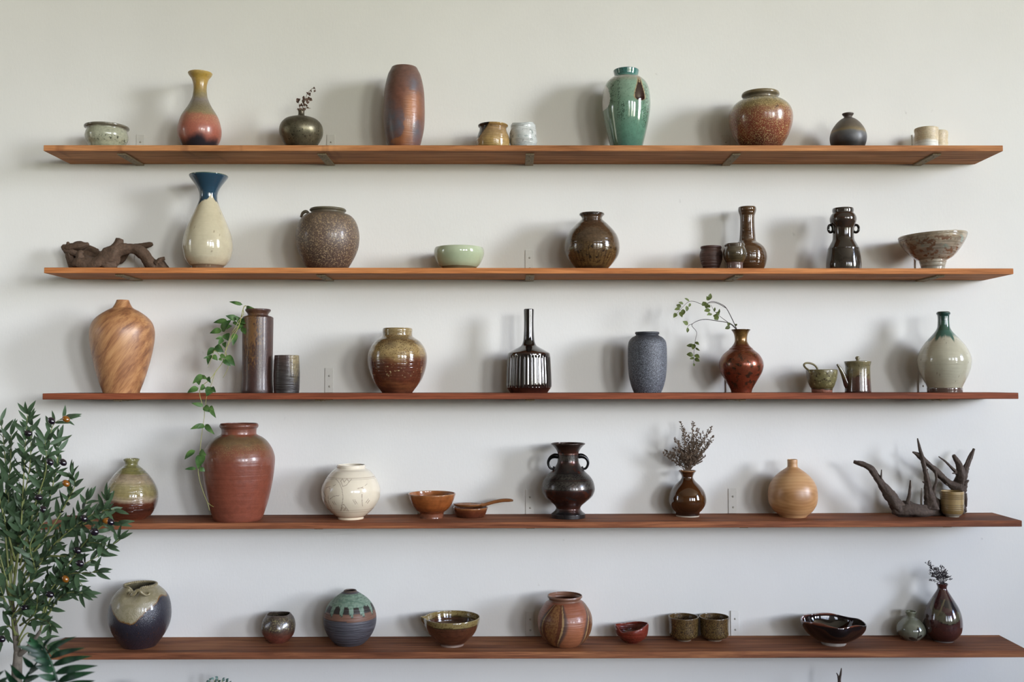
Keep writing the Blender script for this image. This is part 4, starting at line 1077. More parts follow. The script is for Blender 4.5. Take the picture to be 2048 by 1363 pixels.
# ------------------------------------------------------------------ driftwood
M_DW = glaze('driftwood_brown', [(0, '4A3424'), (0.45, '523A2A'), (1, '664E3A')], .1, 0.35, 45, 0.34, 130, [('20140E', 60, 0.57, -1, 2), ('7E6650', 150, 0.6, -1, 2)], rough=0.85, grain=(150, 1.0), alb=0.62)
M_DK = glaze('driftwood_dark', [(0, '42342A'), (0.5, '524238'), (1, '5C4C40')], .3, 0.35, 45, 0.34, 120, [('1E1612', 60, 0.58, -1, 2), ('74624F', 140, 0.6, -1, 2)], rough=0.85, grain=(150, 1.0), alb=0.62)
D2 = lambda x, y, d: P(60 + x/4.452, 330 + y/4.452, d)
zsh = shelf_z(1, D2(700, 900, -.11).x)
def dw(paths, y0, zf=None, sc=4.452, f=D2, seg=12, g=0.28, gs=45.0, mat=M_DW):
    bm = bmesh.new(); k = pxm(0, y0)
    for pts in paths:
        tube(bm, [f(p[0], p[1], p[3] if len(p) > 3 else y0) for p in pts], [p[2]/sc*k for p in pts], max(seg, 18), 6, gnarl=g*0.55, gs=gs, ridge=0.42)
    if zf is not None:
        for v in bm.verts: v.co.z = max(v.co.z, zf)
    return bm
LOW = 955
bm = dw([[(385, 890, 22, -.12), (430, 870, 55, -.12), (520, 885, 62, -.12), (620, 875, 68, -.12), (700, 820, 80, -.12), (770, 760, 62, -.12), (850, 745, 48, -.115), (930, 745, 46, -.11), (990, 775, 48, -.11), (1050, 840, 50, -.11), (1110, 895, 62, -.11), (1170, 900, 70, -.11), (1205, 880, 52, -.11)],
         [(440, 880, 40, -.12), (445, 830, 38, -.12), (450, 785, 24, -.12), (475, 772, 8, -.12)],
         [(730, 790, 60, -.12), (775, 720, 45, -.12), (805, 670, 30, -.12), (812, 655, 16, -.12)],
         [(640, 850, 60, -.125), (700, 890, 50, -.125), (770, 880, 30, -.12)],
         [(1130, 880, 35, -.12), (1165, 840, 20, -.125), (1200, 832, 14, -.12)]], -.12, zsh)
o = link('driftwood', bm, M_DW); tag(o, 'arched piece of brown driftwood in front at left of the second shelf', 'driftwood', 'driftwood on the second shelf')
bm = dw([[(292, 720, 22, -.065), (330, 745, 42, -.065), (385, 760, 50, -.06), (450, 790, 45, -.055), (530, 800, 40, -.05), (620, 810, 36, -.05), (720, 850, 40, -.048), (800, 845, 34, -.045), (860, 780, 26, -.045), (930, 728, 26, -.045), (1000, 718, 26, -.045), (1060, 708, 22, -.045), (1092, 702, 12, -.045)],
         [(330, 740, 30, -.07), (400, 725, 34, -.075), (470, 715, 28, -.08), (522, 700, 14, -.08)],
         [(330, 740, 26, -.06), (340, 700, 16, -.06), (332, 685, 8, -.06)],
         [(450, 800, 34, -.055), (520, 740, 28, -.055), (600, 775, 24, -.055)],
         [(345, 780, 28, -.065), (360, 820, 30, -.065), (400, 940, 34, -.06)]], -.06, zsh)
o = link('driftwood', bm, M_DW); tag(o, 'flaky driftwood branch lying behind the arched piece on the second shelf', 'driftwood', 'driftwood on the second shelf')
D4 = lambda x, y, d: P(1680 + x/5.565, 860 + y/5.565, d)
zs4 = shelf_z(3, D4(900, 900, -.11).x)
yy = -.10
bm = dw([[(590, 880, 45, -.11), (650, 885, 70, -.11), (760, 880, 76, -.11), (900, 895, 72, -.11), (1050, 890, 66, -.075), (1150, 885, 55, -.045), (1260, 880, 45, -.032), (1360, 890, 42, -.030)],
         [(700, 880, 72, -.11), (640, 830, 70, -.11), (580, 760, 62, -.11), (510, 670, 50, -.115), (440, 560, 40, -.12), (390, 490, 36, -.12), (345, 425, 36, -.12), (280, 388, 30, -.115), (210, 365, 22, -.11), (150, 350, 14, -.105)],
         [(455, 590, 12, -.125), (456, 520, 9, -.13), (462, 438, 4, -.135)], [(480, 600, 16, -.12), (505, 598, 10, -.13)],
         [(745, 810, 22, -.115), (765, 740, 16, -.12), (780, 640, 12, -.125), (784, 555, 6, -.13)],
         [(1010, 870, 85, -.10), (1010, 800, 70, -.10), (995, 720, 50, -.10), (980, 620, 36, -.10), (955, 500, 26, -.10), (935, 400, 22, -.10), (915, 310, 24, -.095), (895, 230, 18, -.09), (875, 150, 12, -.085), (863, 88, 5, -.08)],
         [(808, 240, 7, -.09), (850, 262, 18, -.088), (900, 300, 28, -.084), (980, 370, 28, -.078), (1060, 440, 30, -.074), (1130, 510, 32, -.07), (1200, 580, 38, -.068), (1270, 620, 50, -.066), (1330, 640, 60, -.066)],
         [(1030, 730, 26, -.10), (1045, 650, 18, -.10), (1072, 570, 14, -.098), (1068, 500, 13, -.09), (1055, 455, 13, -.078)],
         [(1350, 930, 40, -.03), (1330, 850, 46, -.03), (1325, 740, 60, -.034), (1325, 640, 74, -.045), (1335, 550, 62, -.056), (1345, 470, 45, -.068), (1325, 390, 36, -.07), (1290, 320, 28, -.072), (1262, 275, 16, -.074)],
         [(1360, 560, 40, -.066), (1385, 470, 30, -.064), (1415, 390, 28, -.06), (1455, 290, 22, -.055), (1490, 205, 13, -.05)],
         [(1310, 480, 22, -.07), (1240, 410, 14, -.075), (1170, 345, 10, -.08), (1098, 293, 5, -.085)],
         [(1310, 475, 12, -.07), (1250, 476, 5, -.085)],
         [(1380, 600, 22, -.066), (1432, 552, 7, -.07)], [(1385, 700, 22, -.066), (1400, 800, 16, -.066), (1408, 850, 6, -.066)], [(1370, 860, 26, -.034), (1392, 910, 20, -.034)],
         [(940, 580, 12, -.10), (918, 570, 5, -.105)], [(960, 450, 10, -.10), (975, 432, 5, -.105)], [(975, 540, 12, -.10), (988, 528, 6, -.105)],
         [(1180, 580, 12, -.07), (1186, 612, 8, -.075)], [(1170, 540, 10, -.07), (1182, 515, 5, -.075)], [(1410, 440, 10, -.06), (1440, 428, 5, -.064)],
         [(1050, 800, 56, -.085), (1090, 850, 46, -.06), (1140, 885, 38, -.045)], [(915, 350, 12, -.095), (903, 362, 6, -.1)], [(925, 320, 10, -.095), (940, 308, 5, -.1)]],
        -.1, zs4, 5.565, D4, 16, 0.34, 70.0)
o = link('driftwood', bm, M_DK); tag(o, 'dark branching driftwood root behind the ribbed tan cup', 'driftwood')
D6 = lambda x, y, d: P(1560 + x/8.533, 1300 + y/8.533, d)
zs6 = shelf_z(5, D6(1020, 500, -.11).x)
bm = dw([[(1000, 2200, 60), (1005, 1500, 45), (1010, 900, 30), (1012, 600, 28), (1015, 480, 22), (1035, 400, 16), (1048, 300, 6)], [(1008, 560, 22), (990, 440, 12), (965, 383, 6)], [(940, 2230, 60), (1100, 2230, 70), (1300, 2220, 40)]],
        -.11, zs6, 8.533, D6, 10, 0.2, 60)
o = link('driftwood', bm, M_DK); tag(o, 'forked driftwood tip poking up at the bottom edge', 'driftwood')

# ------------------------------------------------------------------ leafy things
def leaf_mat(name, c1_, c2_, rough=0.45, under=None, trans=0.15):
    b = NB(name); tcn = b.n('ShaderNodeTexCoord')
    n_ = b.noise(tcn.outputs['Object'], 26, 3)
    col = b.ramp(n_, [(0.40, lin(c1_)), (0.62, lin(c2_))])
    if under:
        g = b.n('ShaderNodeNewGeometry'); col = b.mix(g.outputs['Backfacing'], col, lin(under))
    m = b.fin(col, rough, 0, None, spec=0.28)
    return m
M_VINE = leaf_mat('vine_leaf', '2C4A22', '527038', 0.5)
M_VSTEM = plain('vine_stem', '8A8A4A', 0.5)
M_BRL = leaf_mat('branch_leaf', '444C22', '5E6A34', 0.55)
M_TWIG = plain('dark_twig', '3A322E', 0.7)
M_OLV = leaf_mat('olive_leaf', '131F0E', '2E4424', 0.5, under='3E5238')
M_OSTEM = plain('olive_stem', '6E7440', 0.6)
M_OTRUNK = glaze('olive_trunk', [(0, '6E6558')], 1, 0, 5, 0.4, 40, rough=0.9, grain=(40, 0.8))
M_OLIVE = plain('black_olive', '17101A', 0.12, coat=1.0)
M_OLIVEA = plain('amber_olive', '7A4A12', 0.12, coat=1.0)
M_ZZ = leaf_mat('fern_leaf', '10281A', '24462A', 0.42)
M_DRY = plain('dried_brown', '62503F', 0.85, var=.2)
M_DRYL = leaf_mat('dried_leaf', '4A3830', '6A5446', 0.7)
M_DARKBUD = plain('dark_bud', '2A2224', 0.7)
M_SUC = leaf_mat('succulent_leaf', '4A6A60', '7E9A90', 0.5)
rnd = random.Random(3)
def leaves_px(bm, lst, org, sc, y, jit=0.01, curl=0.12, blunt=0.6, wmul=1.0):
    k = pxm(0, y if not callable(y) else -.15)
    for (a, b_, wd) in lst:
        ua, va = org[0]+a[0]/sc, org[1]+a[1]/sc
        ub, vb_ = org[0]+b_[0]/sc, org[1]+b_[1]/sc
        yy_ = y(ua, va) if callable(y) else y
        dy = rnd.uniform(-jit*0.2, jit)
        A = P(ua, va, yy_); Bp = P(ub, vb_, yy_ - dy)
        nr = Vector((rnd.uniform(-.35, .35), -1, rnd.uniform(-.1, .5))).normalized()
        leaf(bm, A, Bp, wd/sc*k*wmul, nr, curl*rnd.uniform(.4, 1.2), 7, blunt)

# trailing vine
def vy(u, v):
    # depth of the vine: comes out of the tall vase, drapes over the front edge
    return -.105 - 0.132*sm(640, 765, v)
V1o, V1s = (340, 580), 5.678
V2o, V2s = (180, 780), 4.7
root = empty('trailing_vine', P(500, 625, -.105)); 
bm = bmesh.new()
st = [(512, 690, -.105), (506, 640, -.105), (499, 618, -.112), (490, 611, -.125), (485, 622, -.135), (478, 650, -.15), (462, 672, -.16), (452, 700, -.175), (446, 722, -.19), (432, 742, -.21), (420, 758, -.225), (404, 772, -.235), (399, 786, -.24), (404, 806, -.238), (409, 825, -.236), (406, 850, -.236), (402, 880, -.238), (400, 903, -.24), (396, 925, -.245), (398, 955, -.252), (407, 985, -.256), (415, 1005, -.258), (419, 1020, -.258)]
loc = Vector(root.location)
def T(bm, pts, r0, r1, n=3, seg=6):
    tube(bm, [P(*p) - loc for p in pts], [r0 + (r1-r0)*i/(len(pts)-1) for i in range(len(pts))], seg, n)
T(bm, st, .0016, .0009)
T(bm, [(486, 618, -.13), (487, 628, -.14), (478, 640, -.15), (470, 655, -.16), (463, 665, -.165)], .0013, .0008)
T(bm, [(478, 652, -.15), (466, 675, -.17), (456, 690, -.18), (450, 700, -.185)], .0012, .0008)
T(bm, [(452, 705, -.175), (455, 720, -.185), (456, 735, -.195), (450, 748, -.2), (446, 755, -.2)], .0012, .0007)
T(bm, [(447, 720, -.19), (430, 700, -.2), (424, 715, -.205), (416, 735, -.21)], .001, .0006)
T(bm, [(430, 745, -.21), (422, 770, -.23), (414, 790, -.238), (410, 815, -.238)], .0011, .0008)
T(bm, [(416, 1005, -.258), (422, 1010, -.258), (427, 1013, -.26)], .0009, .0006)
s_ = link('stem', bm, M_VSTEM, root)
bm = bmesh.new()
VW = 1.22
L1 = [((825,165),(670,130),35), ((865,200),(958,205),45), ((660,360),(490,370),60), ((760,330),(630,290),60), ((800,370),(750,290),50), ((595,470),(700,335),85), ((590,460),(450,490),65),
      ((790,350),(905,385),60), ((715,360),(790,410),35), ((830,400),(872,510),65), ((830,380),(770,450),55), ((640,490),(660,575),75), ((600,540),(515,555),35), ((600,550),(545,625),45), ((740,490),(715,632),60),
      ((620,590),(630,655),45), ((510,640),(612,705),75), ((500,650),(420,745),55), ((480,740),(542,798),50), ((470,730),(430,850),50), ((440,760),(375,775),22), ((570,730),(640,772),38), ((640,740),(740,862),72),
      ((600,790),(692,865),42), ((385,965),(255,1062),62), ((360,980),(430,1012),40), ((430,985),(465,1058),38), ((330,1010),(330,1078),48), ((325,1110),(195,1165),60), ((345,1100),(405,1112),60), ((480,1100),(415,1205),85),
      ((470,1110),(522,1158),55), ((380,1310),(240,1280),38), ((400,1310),(442,1364),48), ((450,1320),(502,1364),42), ((700,400),(640,450),50), ((560,770),(590,800),30)]
L2 = [((1075,150),(1125,205),50), ((1130,165),(1185,262),34), ((1070,325),(940,367),38), ((1075,325),(1005,362),38), ((1085,320),(1172,416),42), ((990,565),(888,652),48), ((1060,600),(1015,742),74),
      ((1035,570),(1097,612),50), ((1000,735),(888,742),28), ((1030,735),(1082,762),38)]
def vyl(u, v): return vy(u, v) - 0.008
for L_, o_, s1 in ((L1, V1o, V1s), (L2, V2o, V2s)):
    leaves_px(bm, L_, o_, s1, lambda u, v: (-.13 - .11*sm(640, 765, v)), 0.02, 0.14, 0.62, VW)
for v in bm.verts: v.co -= loc
link('foliage', bm, M_VINE, root)
tag(root, 'green trailing vine hanging from the tall dark brown cylindrical vase over the shelf edge', 'plant')

# leafy branch in the copper vase
root = empty('leafy_branch', P(1482, 661, -.11)); loc = Vector(root.location)
B0 = lambda x, y, d: (1320 + x/5.453, 570 + y/5.453, d)
bm = bmesh.new()
T(bm, [B0(870, 560, -.11), B0(835, 475, -.112), B0(780, 355, -.12), B0(720, 245, -.13), B0(665, 205, -.135), B0(600, 180, -.14), B0(540, 182, -.14), B0(510, 225, -.14)], .0016, .0007)
T(bm, [B0(720, 250, -.13), B0(650, 208, -.13), B0(590, 190, -.125), B0(520, 195, -.12), B0(450, 205, -.12), B0(385, 180, -.12), B0(320, 176, -.125), B0(270, 215, -.13), B0(220, 268, -.135), B0(170, 325, -.14)], .0011, .0006)
T(bm, [B0(865, 560, -.112), B0(815, 465, -.115), B0(735, 400, -.125), B0(655, 340, -.13), B0(595, 285, -.135), B0(555, 215, -.14)], .0013, .0006)
T(bm, [B0(868, 560, -.108), B0(822, 466, -.105), B0(770, 420, -.105), B0(700, 400, -.105), B0(600, 386, -.105), B0(500, 372, -.11), B0(420, 385, -.115), B0(355, 420, -.12), B0(352, 450, -.12), B0(400, 512, -.125), B0(385, 600, -.13), B0(372, 700, -.13), B0(368, 820, -.13), B0(370, 880, -.13)], .0016, .0006)
T(bm, [B0(355, 420, -.12), B0(310, 440, -.12), B0(298, 480, -.12)], .0009, .0005)
link('stem', bm, M_TWIG, root)
bm = bmesh.new()
LB = [((320,175),(265,142),28), ((255,205),(200,188),32), ((230,240),(178,213),46), ((220,255),(156,268),38), ((180,305),(145,356),46), ((215,290),(242,352),42), ((250,260),(252,326),52), ((290,225),(290,287),42), ((330,195),(312,237),28),
      ((490,225),(468,178),60), ((530,165),(552,88),46), ((530,165),(508,118),36), ((520,200),(498,252),50), ((550,270),(480,282),50), ((545,215),(518,242),42), ((545,300),(510,328),32), ((590,290),(600,240),24), ((570,315),(518,322),26),
      ((650,320),(608,298),46), ((640,350),(578,330),56), ((640,310),(650,255),22), ((600,340),(632,382),60), ((765,450),(708,476),42), ((760,440),(733,408),42), ((820,440),(842,423),26), ((305,430),(246,393),46), ((300,460),(296,518),34),
      ((380,620),(427,652),36), ((370,650),(288,660),40), ((375,640),(355,702),50), ((385,680),(436,716),22), ((365,765),(288,755),56), ((375,760),(432,792),50), ((370,790),(323,806),32), ((375,800),(434,832),44), ((368,850),(369,887),24)]
leaves_px(bm, LB, (1320, 570), 5.453, -.13, 0.012, 0.12, 0.9)
for v in bm.verts: v.co -= loc
link('foliage', bm, M_BRL, root)
tag(root, 'arching leafy green branch standing in the copper-red vase', 'branch')

# dried statice
def sprig(name, label, cat, P0, org, sc, base, tips, y, M1, M2, bud, dens, r0=.0009, n_side=3, spread=.05):
    root = empty(name, P0); loc = Vector(root.location)
    bs, bl = bmesh.new(), bmesh.new(); rr = random.Random(5); k = pxm(0, y)
    for (tx, ty) in tips:
        A = P(org[0]+base[0]/sc, org[1]+(base[1]+rr.uniform(25, 60))/sc, y)
        A0 = P(org[0]+(base[0]+ (tx-base[0])*0.12)/sc, org[1]+base[1]/sc, y)
        yy_ = y + rr.uniform(-spread, spread)*0.8
        Bp = P(org[0]+tx/sc, org[1]+ty/sc, yy_)
        mid = A0.lerp(Bp, 0.5) + Vector((rr.uniform(-.004, .004), 0, .003 + rr.uniform(0, .006)))
        tube(bs, [A-loc, A0-loc, mid-loc, Bp-loc], [r0, r0, r0*.8, r0*.45], 5, 4)
        L = (Bp-A0).length
        m = max(3, int(L*dens))
        for i in range(m):
            t = 0.22 + 0.78*i/m + rr.uniform(-.02, .02)
            t = min(max(t, 0), 1)
            c = A0*(1-t)*(1-t) + mid*2*t*(1-t)*1.0 + Bp*t*t
            c = A0.lerp(mid, t*2) if t < .5 else mid.lerp(Bp, t*2-1)
            sl = rr.uniform(.4, 1)*0.013*(1.15-t)*2.0
            an = rr.uniform(0, 2*PI)
            axis = (Bp-A0).normalized()
            dirv = (axis*0.8 + Vector((math.cos(an), math.sin(an)*.6, rr.uniform(-.1, .6)))).normalized()
            E = c + dirv*sl
            if sl > 0.006: tube(bs, [c-loc, E-loc], [r0*.5, r0*.35], 4, 1)
            for q_ in range(rr.randint(2, 4)):
                d2 = (dirv + Vector((rr.uniform(-.9, .9), rr.uniform(-.6, .6), rr.uniform(-.5, .9)))).normalized()
                st_ = c.lerp(E, rr.uniform(.3, 1))
                leaf(bl, st_-loc, st_ + d2*bud*rr.uniform(.7, 1.3) - loc, bud*.42, Vector((rr.uniform(-1, 1), -1, rr.uniform(-1, 1))).normalized(), .1, 3, .8)
    link('stem', bs, M1, root); link('blossom', bl, M2, root)
    tag(root, label, cat); return root
sprig('dried_flowers', 'dried brown statice bunch standing in the glossy amber-brown vase', 'dried flowers', P(1375, 941, DV.y), (1280, 830), 5.68, (537, 625),
      [(465, 78), (512, 160), (610, 82), (665, 150), (815, 135), (828, 235), (825, 290), (770, 350), (395, 258), (395, 375), (248, 430), (290, 405), (345, 420), (740, 465), (705, 190), (560, 220), (430, 300), (520, 380), (625, 300), (480, 440), (690, 440), (418, 570), (600, 250), (740, 230),
       (560, 400), (600, 420), (650, 480), (700, 520), (470, 520), (520, 450), (580, 500), (630, 380), (450, 380), (560, 320), (690, 330), (500, 480), (540, 520), (520, 560), (560, 560), (600, 540), (620, 500), (570, 450), (480, 400)], DV.y, M_DRY, M_DRY, .0072, 250)
sprig('dried_buds', 'dark dried bud sprig standing in the aubergine flask', 'dried flowers', P(1885, 1168, FV.y), (1740, 1100), 5.679, (823, 375),
      [(635, 140), (660, 125), (665, 225), (800, 175), (835, 190), (850, 235), (870, 250), (915, 340), (905, 300), (695, 350), (735, 205), (690, 260), (765, 200), (700, 300), (780, 260), (830, 280), (870, 310), (745, 300)], FV.y, M_DARKBUD, M_DARKBUD, .0062, 190, .0008)
root = empty('dried_sprig', P(602, 222, -.11)); loc = Vector(root.location)
S0 = lambda x, y, d: (480 + x/4.876, 110 + y/4.876, d)
bm = bmesh.new()
T(bm, [S0(598, 590, -.11), S0(600, 540, -.11), S0(620, 480, -.115), S0(640, 420, -.12), S0(655, 380, -.12), S0(680, 350, -.12), S0(715, 320, -.12), S0(735, 340, -.12), S0(718, 362, -.12)], .0014, .0007)
T(bm, [S0(597, 560, -.11), S0(585, 510, -.11), S0(572, 460, -.11), S0(568, 430, -.11)], .0011, .0006)
T(bm, [S0(600, 545, -.11), S0(640, 515, -.12), S0(690, 520, -.13)], .0011, .0006)
T(bm, [S0(598, 545, -.11), S0(580, 530, -.12), S0(552, 528, -.13)], .0009, .0005)
T(bm, [S0(635, 440, -.12), S0(665, 430, -.12), S0(700, 440, -.12)], .0009, .0005)
link('stem', bm, M_DRY, root)
bm = bmesh.new()
leaves_px(bm, [((568,450),(555,420),32), ((570,450),(588,425),28), ((572,440),(560,470),34), ((590,500),(575,480),30), ((600,520),(580,540),30), ((610,500),(600,465),34), ((625,500),(650,480),40), ((620,480),(625,420),26), ((630,440),(622,395),26), ((650,420),(655,460),40),
               ((660,430),(690,420),36), ((680,430),(706,445),36), ((660,450),(660,478),36), ((670,370),(685,402),34), ((660,380),(645,360),22), ((690,350),(700,365),20), ((715,320),(735,328),22), ((735,345),(722,362),24), ((610,530),(640,530),34), ((650,520),(680,522),22), ((640,500),(662,492),28), ((640,520),(625,535),28), ((560,530),(580,525),18)],
          (480, 110), 4.876, -.118, .012, .3, .9)
for v in bm.verts: v.co -= loc
link('foliage', bm, M_DRYL, root)
tag(root, 'curled dried brown sprig standing in the bronze bud vase', 'dried flowers')

# succulent sprig in the pot below
root = empty('succulent', P(445, 1460, -.115)); loc = Vector(root.location); bm = bmesh.new(); bl = bmesh.new(); rr = random.Random(11)
for i in range(9):
    u_ = 412 + i*8; vt = 1356 + abs(i-3)*2.5 + (6 if i > 6 else 0)
    pts = [(445 + (u_-445)*.3, 1470, -.115), (445+(u_-445)*.6, 1420, -.115-rr.uniform(-.02, .02)), (u_, vt, -.115-rr.uniform(-.03, .03))]
    T(bm, pts, .002, .001)
    A = P(*pts[1]); Bp = P(*pts[2])
    for j in range(16):
        c = A.lerp(Bp, j/15); an = rr.uniform(0, 2*PI)
        d = Vector((math.cos(an), math.sin(an)*.8, .5)).normalized()
        leaf(bl, c-loc, c+d*.013-loc, .009, Vector((0, -.6, 1)).normalized(), .1, 4, .9)
link('stem', bm, M_VSTEM, root); link('foliage', bl, M_SUC, root)
tag(root, 'grey-green succulent whose tips show at the bottom edge', 'plant')

# ------------------------------------------------------------------ olive tree at the left
TY = -.50
tr = empty('olive_tree', (P(20, 1300, TY).x, TY, 0)); loc = Vector(tr.location)
rr = random.Random(21)
def OP(u, v, dy=0.0): return P(u, v, TY + dy) - loc
bt, bs, bl = bmesh.new(), bmesh.new(), bmesh.new()
base = Vector((0, 0, 0.38))
tube(bt, [base + Vector((-.02, 0, -.12)), base + Vector((-.01, 0, .15)), OP(30, 1400), OP(34, 1340), OP(36, 1300)], [.024, .021, .017, .015, .012], 14, 6, gnarl=.15, gs=30)
tube(bt, [OP(36, 1310), OP(30, 1260, .02), OP(24, 1200, .03)], [.011, .009, .006], 10, 5, gnarl=.1)
tube(bt, [OP(36, 1310), OP(60, 1290, -.02), OP(80, 1262, -.03)], [.010, .007, .005], 10, 5, gnarl=.1)
link('trunk', bt, M_OTRUNK, tr)
guides = [  # lists of (u, v)
    [(24, 1200), (40, 1080), (46, 980), (50, 900), (55, 828)], [(24, 1200), (46, 1010), (60, 930), (62, 840)],
    [(24, 1210), (60, 1090), (82, 990), (96, 900), (106, 850), (128, 836)], [(60, 1110), (95, 1010), (112, 940), (116, 900), (118, 880)],
    [(40, 1130), (70, 1010), (92, 940), (90, 880)], [(24, 1200), (20, 1050), (12, 940), (5, 860), (-5, 830)], [(24, 1200), (8, 1020), (20, 940), (22, 870)],
    [(30, 1220), (90, 1110), (140, 1060), (190, 1025), (228, 1018)], [(80, 1262), (95, 1210), (130, 1140), (165, 1090), (205, 1050), (235, 1045)],
    [(80, 1262), (100, 1200), (150, 1140), (195, 1112), (238, 1078)], [(82, 1250), (95, 1190), (130, 1150), (175, 1145), (196, 1142)],
    [(84, 1250), (110, 1205), (135, 1185), (165, 1185)], [(84, 1250), (120, 1190), (150, 1160), (165, 1170)],
    [(40, 1140), (100, 1060), (130, 1010), (150, 970), (146, 952)], [(30, 1190), (80, 1120), (120, 1080), (150, 1040), (175, 1000)],
    [(30, 1200), (70, 1150), (60, 1090), (90, 1040)], [(24, 1220), (10, 1150), (30, 1100), (10, 1060)], [(24, 1200), (0, 1110), (-15, 1040)],
    [(30, 1230), (60, 1190), (95, 1170), (110, 1150)], [(36, 1280), (60, 1240), (90, 1240), (102, 1250)], [(30, 1240), (10, 1200), (0, 1170)],
    [(30, 1250), (50, 1210), (40, 1180), (60, 1160)], [(24, 1200), (-20, 1060), (-30, 960), (-20, 900)], [(24, 1230), (-30, 1130), (-60, 1050)],
    [(36, 1270), (15, 1250), (5, 1280)], [(40, 1250), (70, 1225), (75, 1190)], [(60, 1100), (50, 1030), (75, 970), (70, 930)], [(30, 1120), (0, 1000), (-10, 950)],
    [(90, 1110), (140, 1110), (175, 1085), (215, 1090)], [(90, 1080), (130, 1060), (160, 1050), (200, 1030), (215, 1000)],
    [(30, 1200), (60, 1130), (110, 1110), (135, 1120)], [(30, 1150), (20, 1080), (45, 1040), (30, 1000)],
    [(36, 1290), (55, 1265), (80, 1285), (95, 1290)], [(30, 1270), (25, 1230), (45, 1215), (38, 1190)], [(26, 1230), (60, 1200), (85, 1205)]]
DYS = {}
for gi, g in enumerate(guides):
    d0 = rr.uniform(-.08, .08)
    pts = [OP(u, v, d0 * i / (len(g)-1) + rr.uniform(-.01, .01)) for i, (u, v) in enumerate(g)]
    n_ = len(pts); rad = [.0034*(1-.75*i/(n_-1)) for i in range(n_)]
    tube(bs, pts, rad, 6, 4)
    fine = [Vector(q_) for q_ in crom([tuple(p) for p in pts], 12)]
    # arc-length walk placing opposite leaf pairs on the outer part
    acc = 0; step_ = .0135; nxt = 0; tot = sum((fine[i+1]-fine[i]).length for i in range(len(fine)-1)); ln = 0; tgl = rr.uniform(0, PI)
    for i in range(len(fine)-1):
        sg = fine[i+1]-fine[i]; ln += sg.length
        fr = ln/tot
        if fr < .30: continue
        acc += sg.length
        if acc >= step_:
            acc = 0; tgl += PI/2*1.1
            ax = sg.normalized(); s1 = ax.orthogonal().normalized(); s1 = Matrix.Rotation(tgl, 3, ax) @ s1
            for sgn in (-1, 1):
                if rr.random() < .12: continue
                spread_ = rr.uniform(.45, .95)
                d = (ax*(1.05-spread_*.5) + s1*sgn*spread_).normalized()
                d = (d + Vector((0, -0.25, rr.uniform(-.35, .2)))*.6).normalized()
                L = rr.uniform(.042, .068)*(1.0 if fr < .85 else .85)
                b0 = fine[i]
                nr = (Vector((rr.uniform(-.7, .7), -1, rr.uniform(-.1, 1.1)))).normalized()
                leaf(bl, b0, b0 + d*L, L*rr.uniform(.22, .30), nr, rr.uniform(-.08, .14), 7, .8)
    e = fine[-1]; ax = (fine[-1]-fine[-4]).normalized()
    for q_ in range(3):
        d = (ax + Vector((rr.uniform(-.6, .6), rr.uniform(-.5, .2), rr.uniform(-.4, .4)))).normalized()
        L = rr.uniform(.04, .06); leaf(bl, e, e + d*L, L*.25, Vector((rr.uniform(-.5, .5), -1, .3)).normalized(), .06, 7, .8)
link('twigs', bs, M_OSTEM, tr)
link('foliage', bl, M_OLV, tr)
ob_m = None
for (u, v, am) in ((103, 841, 0), (132, 837.5, 1), (126, 924, 0), (100, 923, 0), (77, 994, 0), (87, 1018, 0), (56, 866, 0), (132, 966, 1), (188, 1064, 0), (221, 1043, 0), (213, 1041, 1), (155, 1100, 0), (160, 1126, 0), (131, 1157, 1), (100, 1188, 0), (3, 1277, 0), (190, 1062, 0), (50, 1215, 0), (168, 1036, 0)):
    bm = bmesh.new(); bmesh.ops.create_uvsphere(bm, u_segments=16, v_segments=12, radius=.0095)
    an = rr.uniform(-.5, .5)
    for q_ in bm.verts: q_.co.x *= 1.35
    bmesh.ops.rotate(bm, verts=bm.verts, cent=(0, 0, 0), matrix=Matrix.Rotation(rr.uniform(0, .9), 3, 'Y'))
    bmesh.ops.translate(bm, verts=bm.verts, vec=OP(u, v, -.06))
    link('olive', bm, M_OLIVEA if am else M_OLIVE, tr)
tag(tr, 'tall olive tree with dark fruit at the left in front of the shelf ends', 'tree')
# its planter on the floor
M_POTC = glaze('planter_clay', [(0, '57534C'), (1, '6A655C')], .4, .05, 20, .1, 30, rough=.7)
def floor_planter(name, label, x, y, r, h):
    bm = bmesh.new(); lathe(bm, [(0, .002), (r*.72, .002), (r*.75, 0), (r*.8, .02), (r*.97, h*.8), (r, h-.02), (r, h), (r-.02, h), (r-.03, h-.05), (0, h-.05)], 48)
    o = link(name, bm, M_POTC, loc=(x, y, 0)); tag(o, label, 'planter')
    bm = bmesh.new(); lathe(bm, [(0, h-.03), (r-.032, h-.032), (r-.031, h-.045), (0, h-.045)], 32)
    link('soil', bm, M_DRY, o)
    return o
floor_planter('floor_planter', 'round grey clay planter of the olive tree on the floor', tr.location.x - .02, TY, .2, .32)

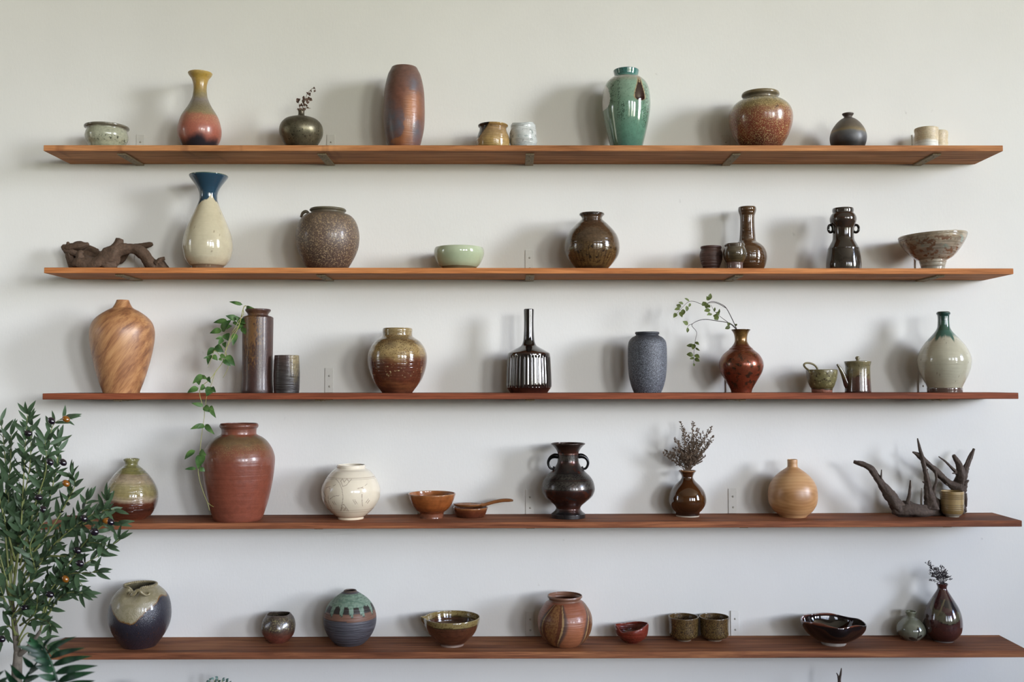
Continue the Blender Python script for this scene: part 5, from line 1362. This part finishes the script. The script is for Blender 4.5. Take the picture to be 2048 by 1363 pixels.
# ------------------------------------------------------------------ near fern-like plant, bottom left, out of focus
ZY = -1.2
zr = empty('potted_palm', (P(60, 1300, ZY).x, ZY, .55)); loc = Vector(zr.location)
bs, bl = bmesh.new(), bmesh.new(); rr = random.Random(4)
Z0 = lambda x, y, d=0: P(x/4.5, 1060 + y/4.5, ZY + d) - loc
org_ = Vector((0, 0, 0))
def arch(a_, b_, wd, d0=0.0, d1=-.04, lift=.16):
    A = P(a_[0]/4.5, 1060 + a_[1]/4.5, ZY + d0) - loc; Bp = P(b_[0]/4.5, 1060 + b_[1]/4.5, ZY + d0 + d1) - loc
    leaf(bl, A, Bp, wd/4.5*pxm(0, ZY)*1.05, Vector((rr.uniform(-.15, .15), -1, .45)).normalized(), lift*.6, 8, .8)
def stemz(pts, r=.005):
    q_ = [org_ + Vector((rr.uniform(-.03, .03), rr.uniform(-.02, .02), -.2))] + [Z0(*p) for p in pts]
    tube(bs, q_, [r*(1-.6*i/(len(q_)-1)) for i in range(len(q_))], 8, 5)
stemz([(600, 1700), (540, 1450), (490, 1280), (440, 1140), (390, 1060), (340, 1020)])
for a_, b_, w_ in (((395,1065),(480,955),38), ((420,1110),(690,952),52), ((445,1150),(772,1055),54), ((470,1215),(835,1128),60), ((495,1285),(885,1216),66), ((520,1360),(860,1272),66), ((545,1430),(860,1350),66),
                   ((385,1060),(230,1000),48), ((415,1105),(150,1040),52), ((440,1145),(240,1110),55), ((465,1200),(290,1160),60), ((485,1265),(320,1225),60), ((510,1340),(330,1300),60), ((340,1020),(260,960),40)):
    arch(a_, b_, w_)
stemz([(120, 1750, .05), (170, 1500, .05), (230, 1330, .05), (300, 1230, .04), (340, 1180, .03)])
for a_, b_, w_ in (((170,1500),(20,1330),60), ((200,1420),(40,1250),60), ((230,1340),(90,1200),55), ((180,1480),(340,1400),60), ((220,1370),(380,1300),60), ((260,1290),(400,1210),55), ((300,1230),(200,1130),50), ((330,1190),(400,1120),46)):
    arch(a_, b_, w_, .05)
stemz([(60, 1800, -.08), (20, 1550, -.08), (-40, 1400, -.08), (-110, 1300, -.08)])
for a_, b_, w_ in (((30,1590),(160,1480),60), ((10,1500),(130,1390),58), ((-20,1430),(90,1310),55), ((20,1560),(-130,1500),60), ((-60,1370),(40,1260),50)):
    arch(a_, b_, w_, -.08)
link('stem', bs, M_ZZ, zr); link('foliage', bl, M_ZZ, zr)
tag(zr, 'dark green feathery plant, blurred in the near bottom left corner', 'plant')
floor_planter('floor_planter', 'tall grey clay planter of the blurred near plant on the floor', zr.location.x, ZY, .17, .5)
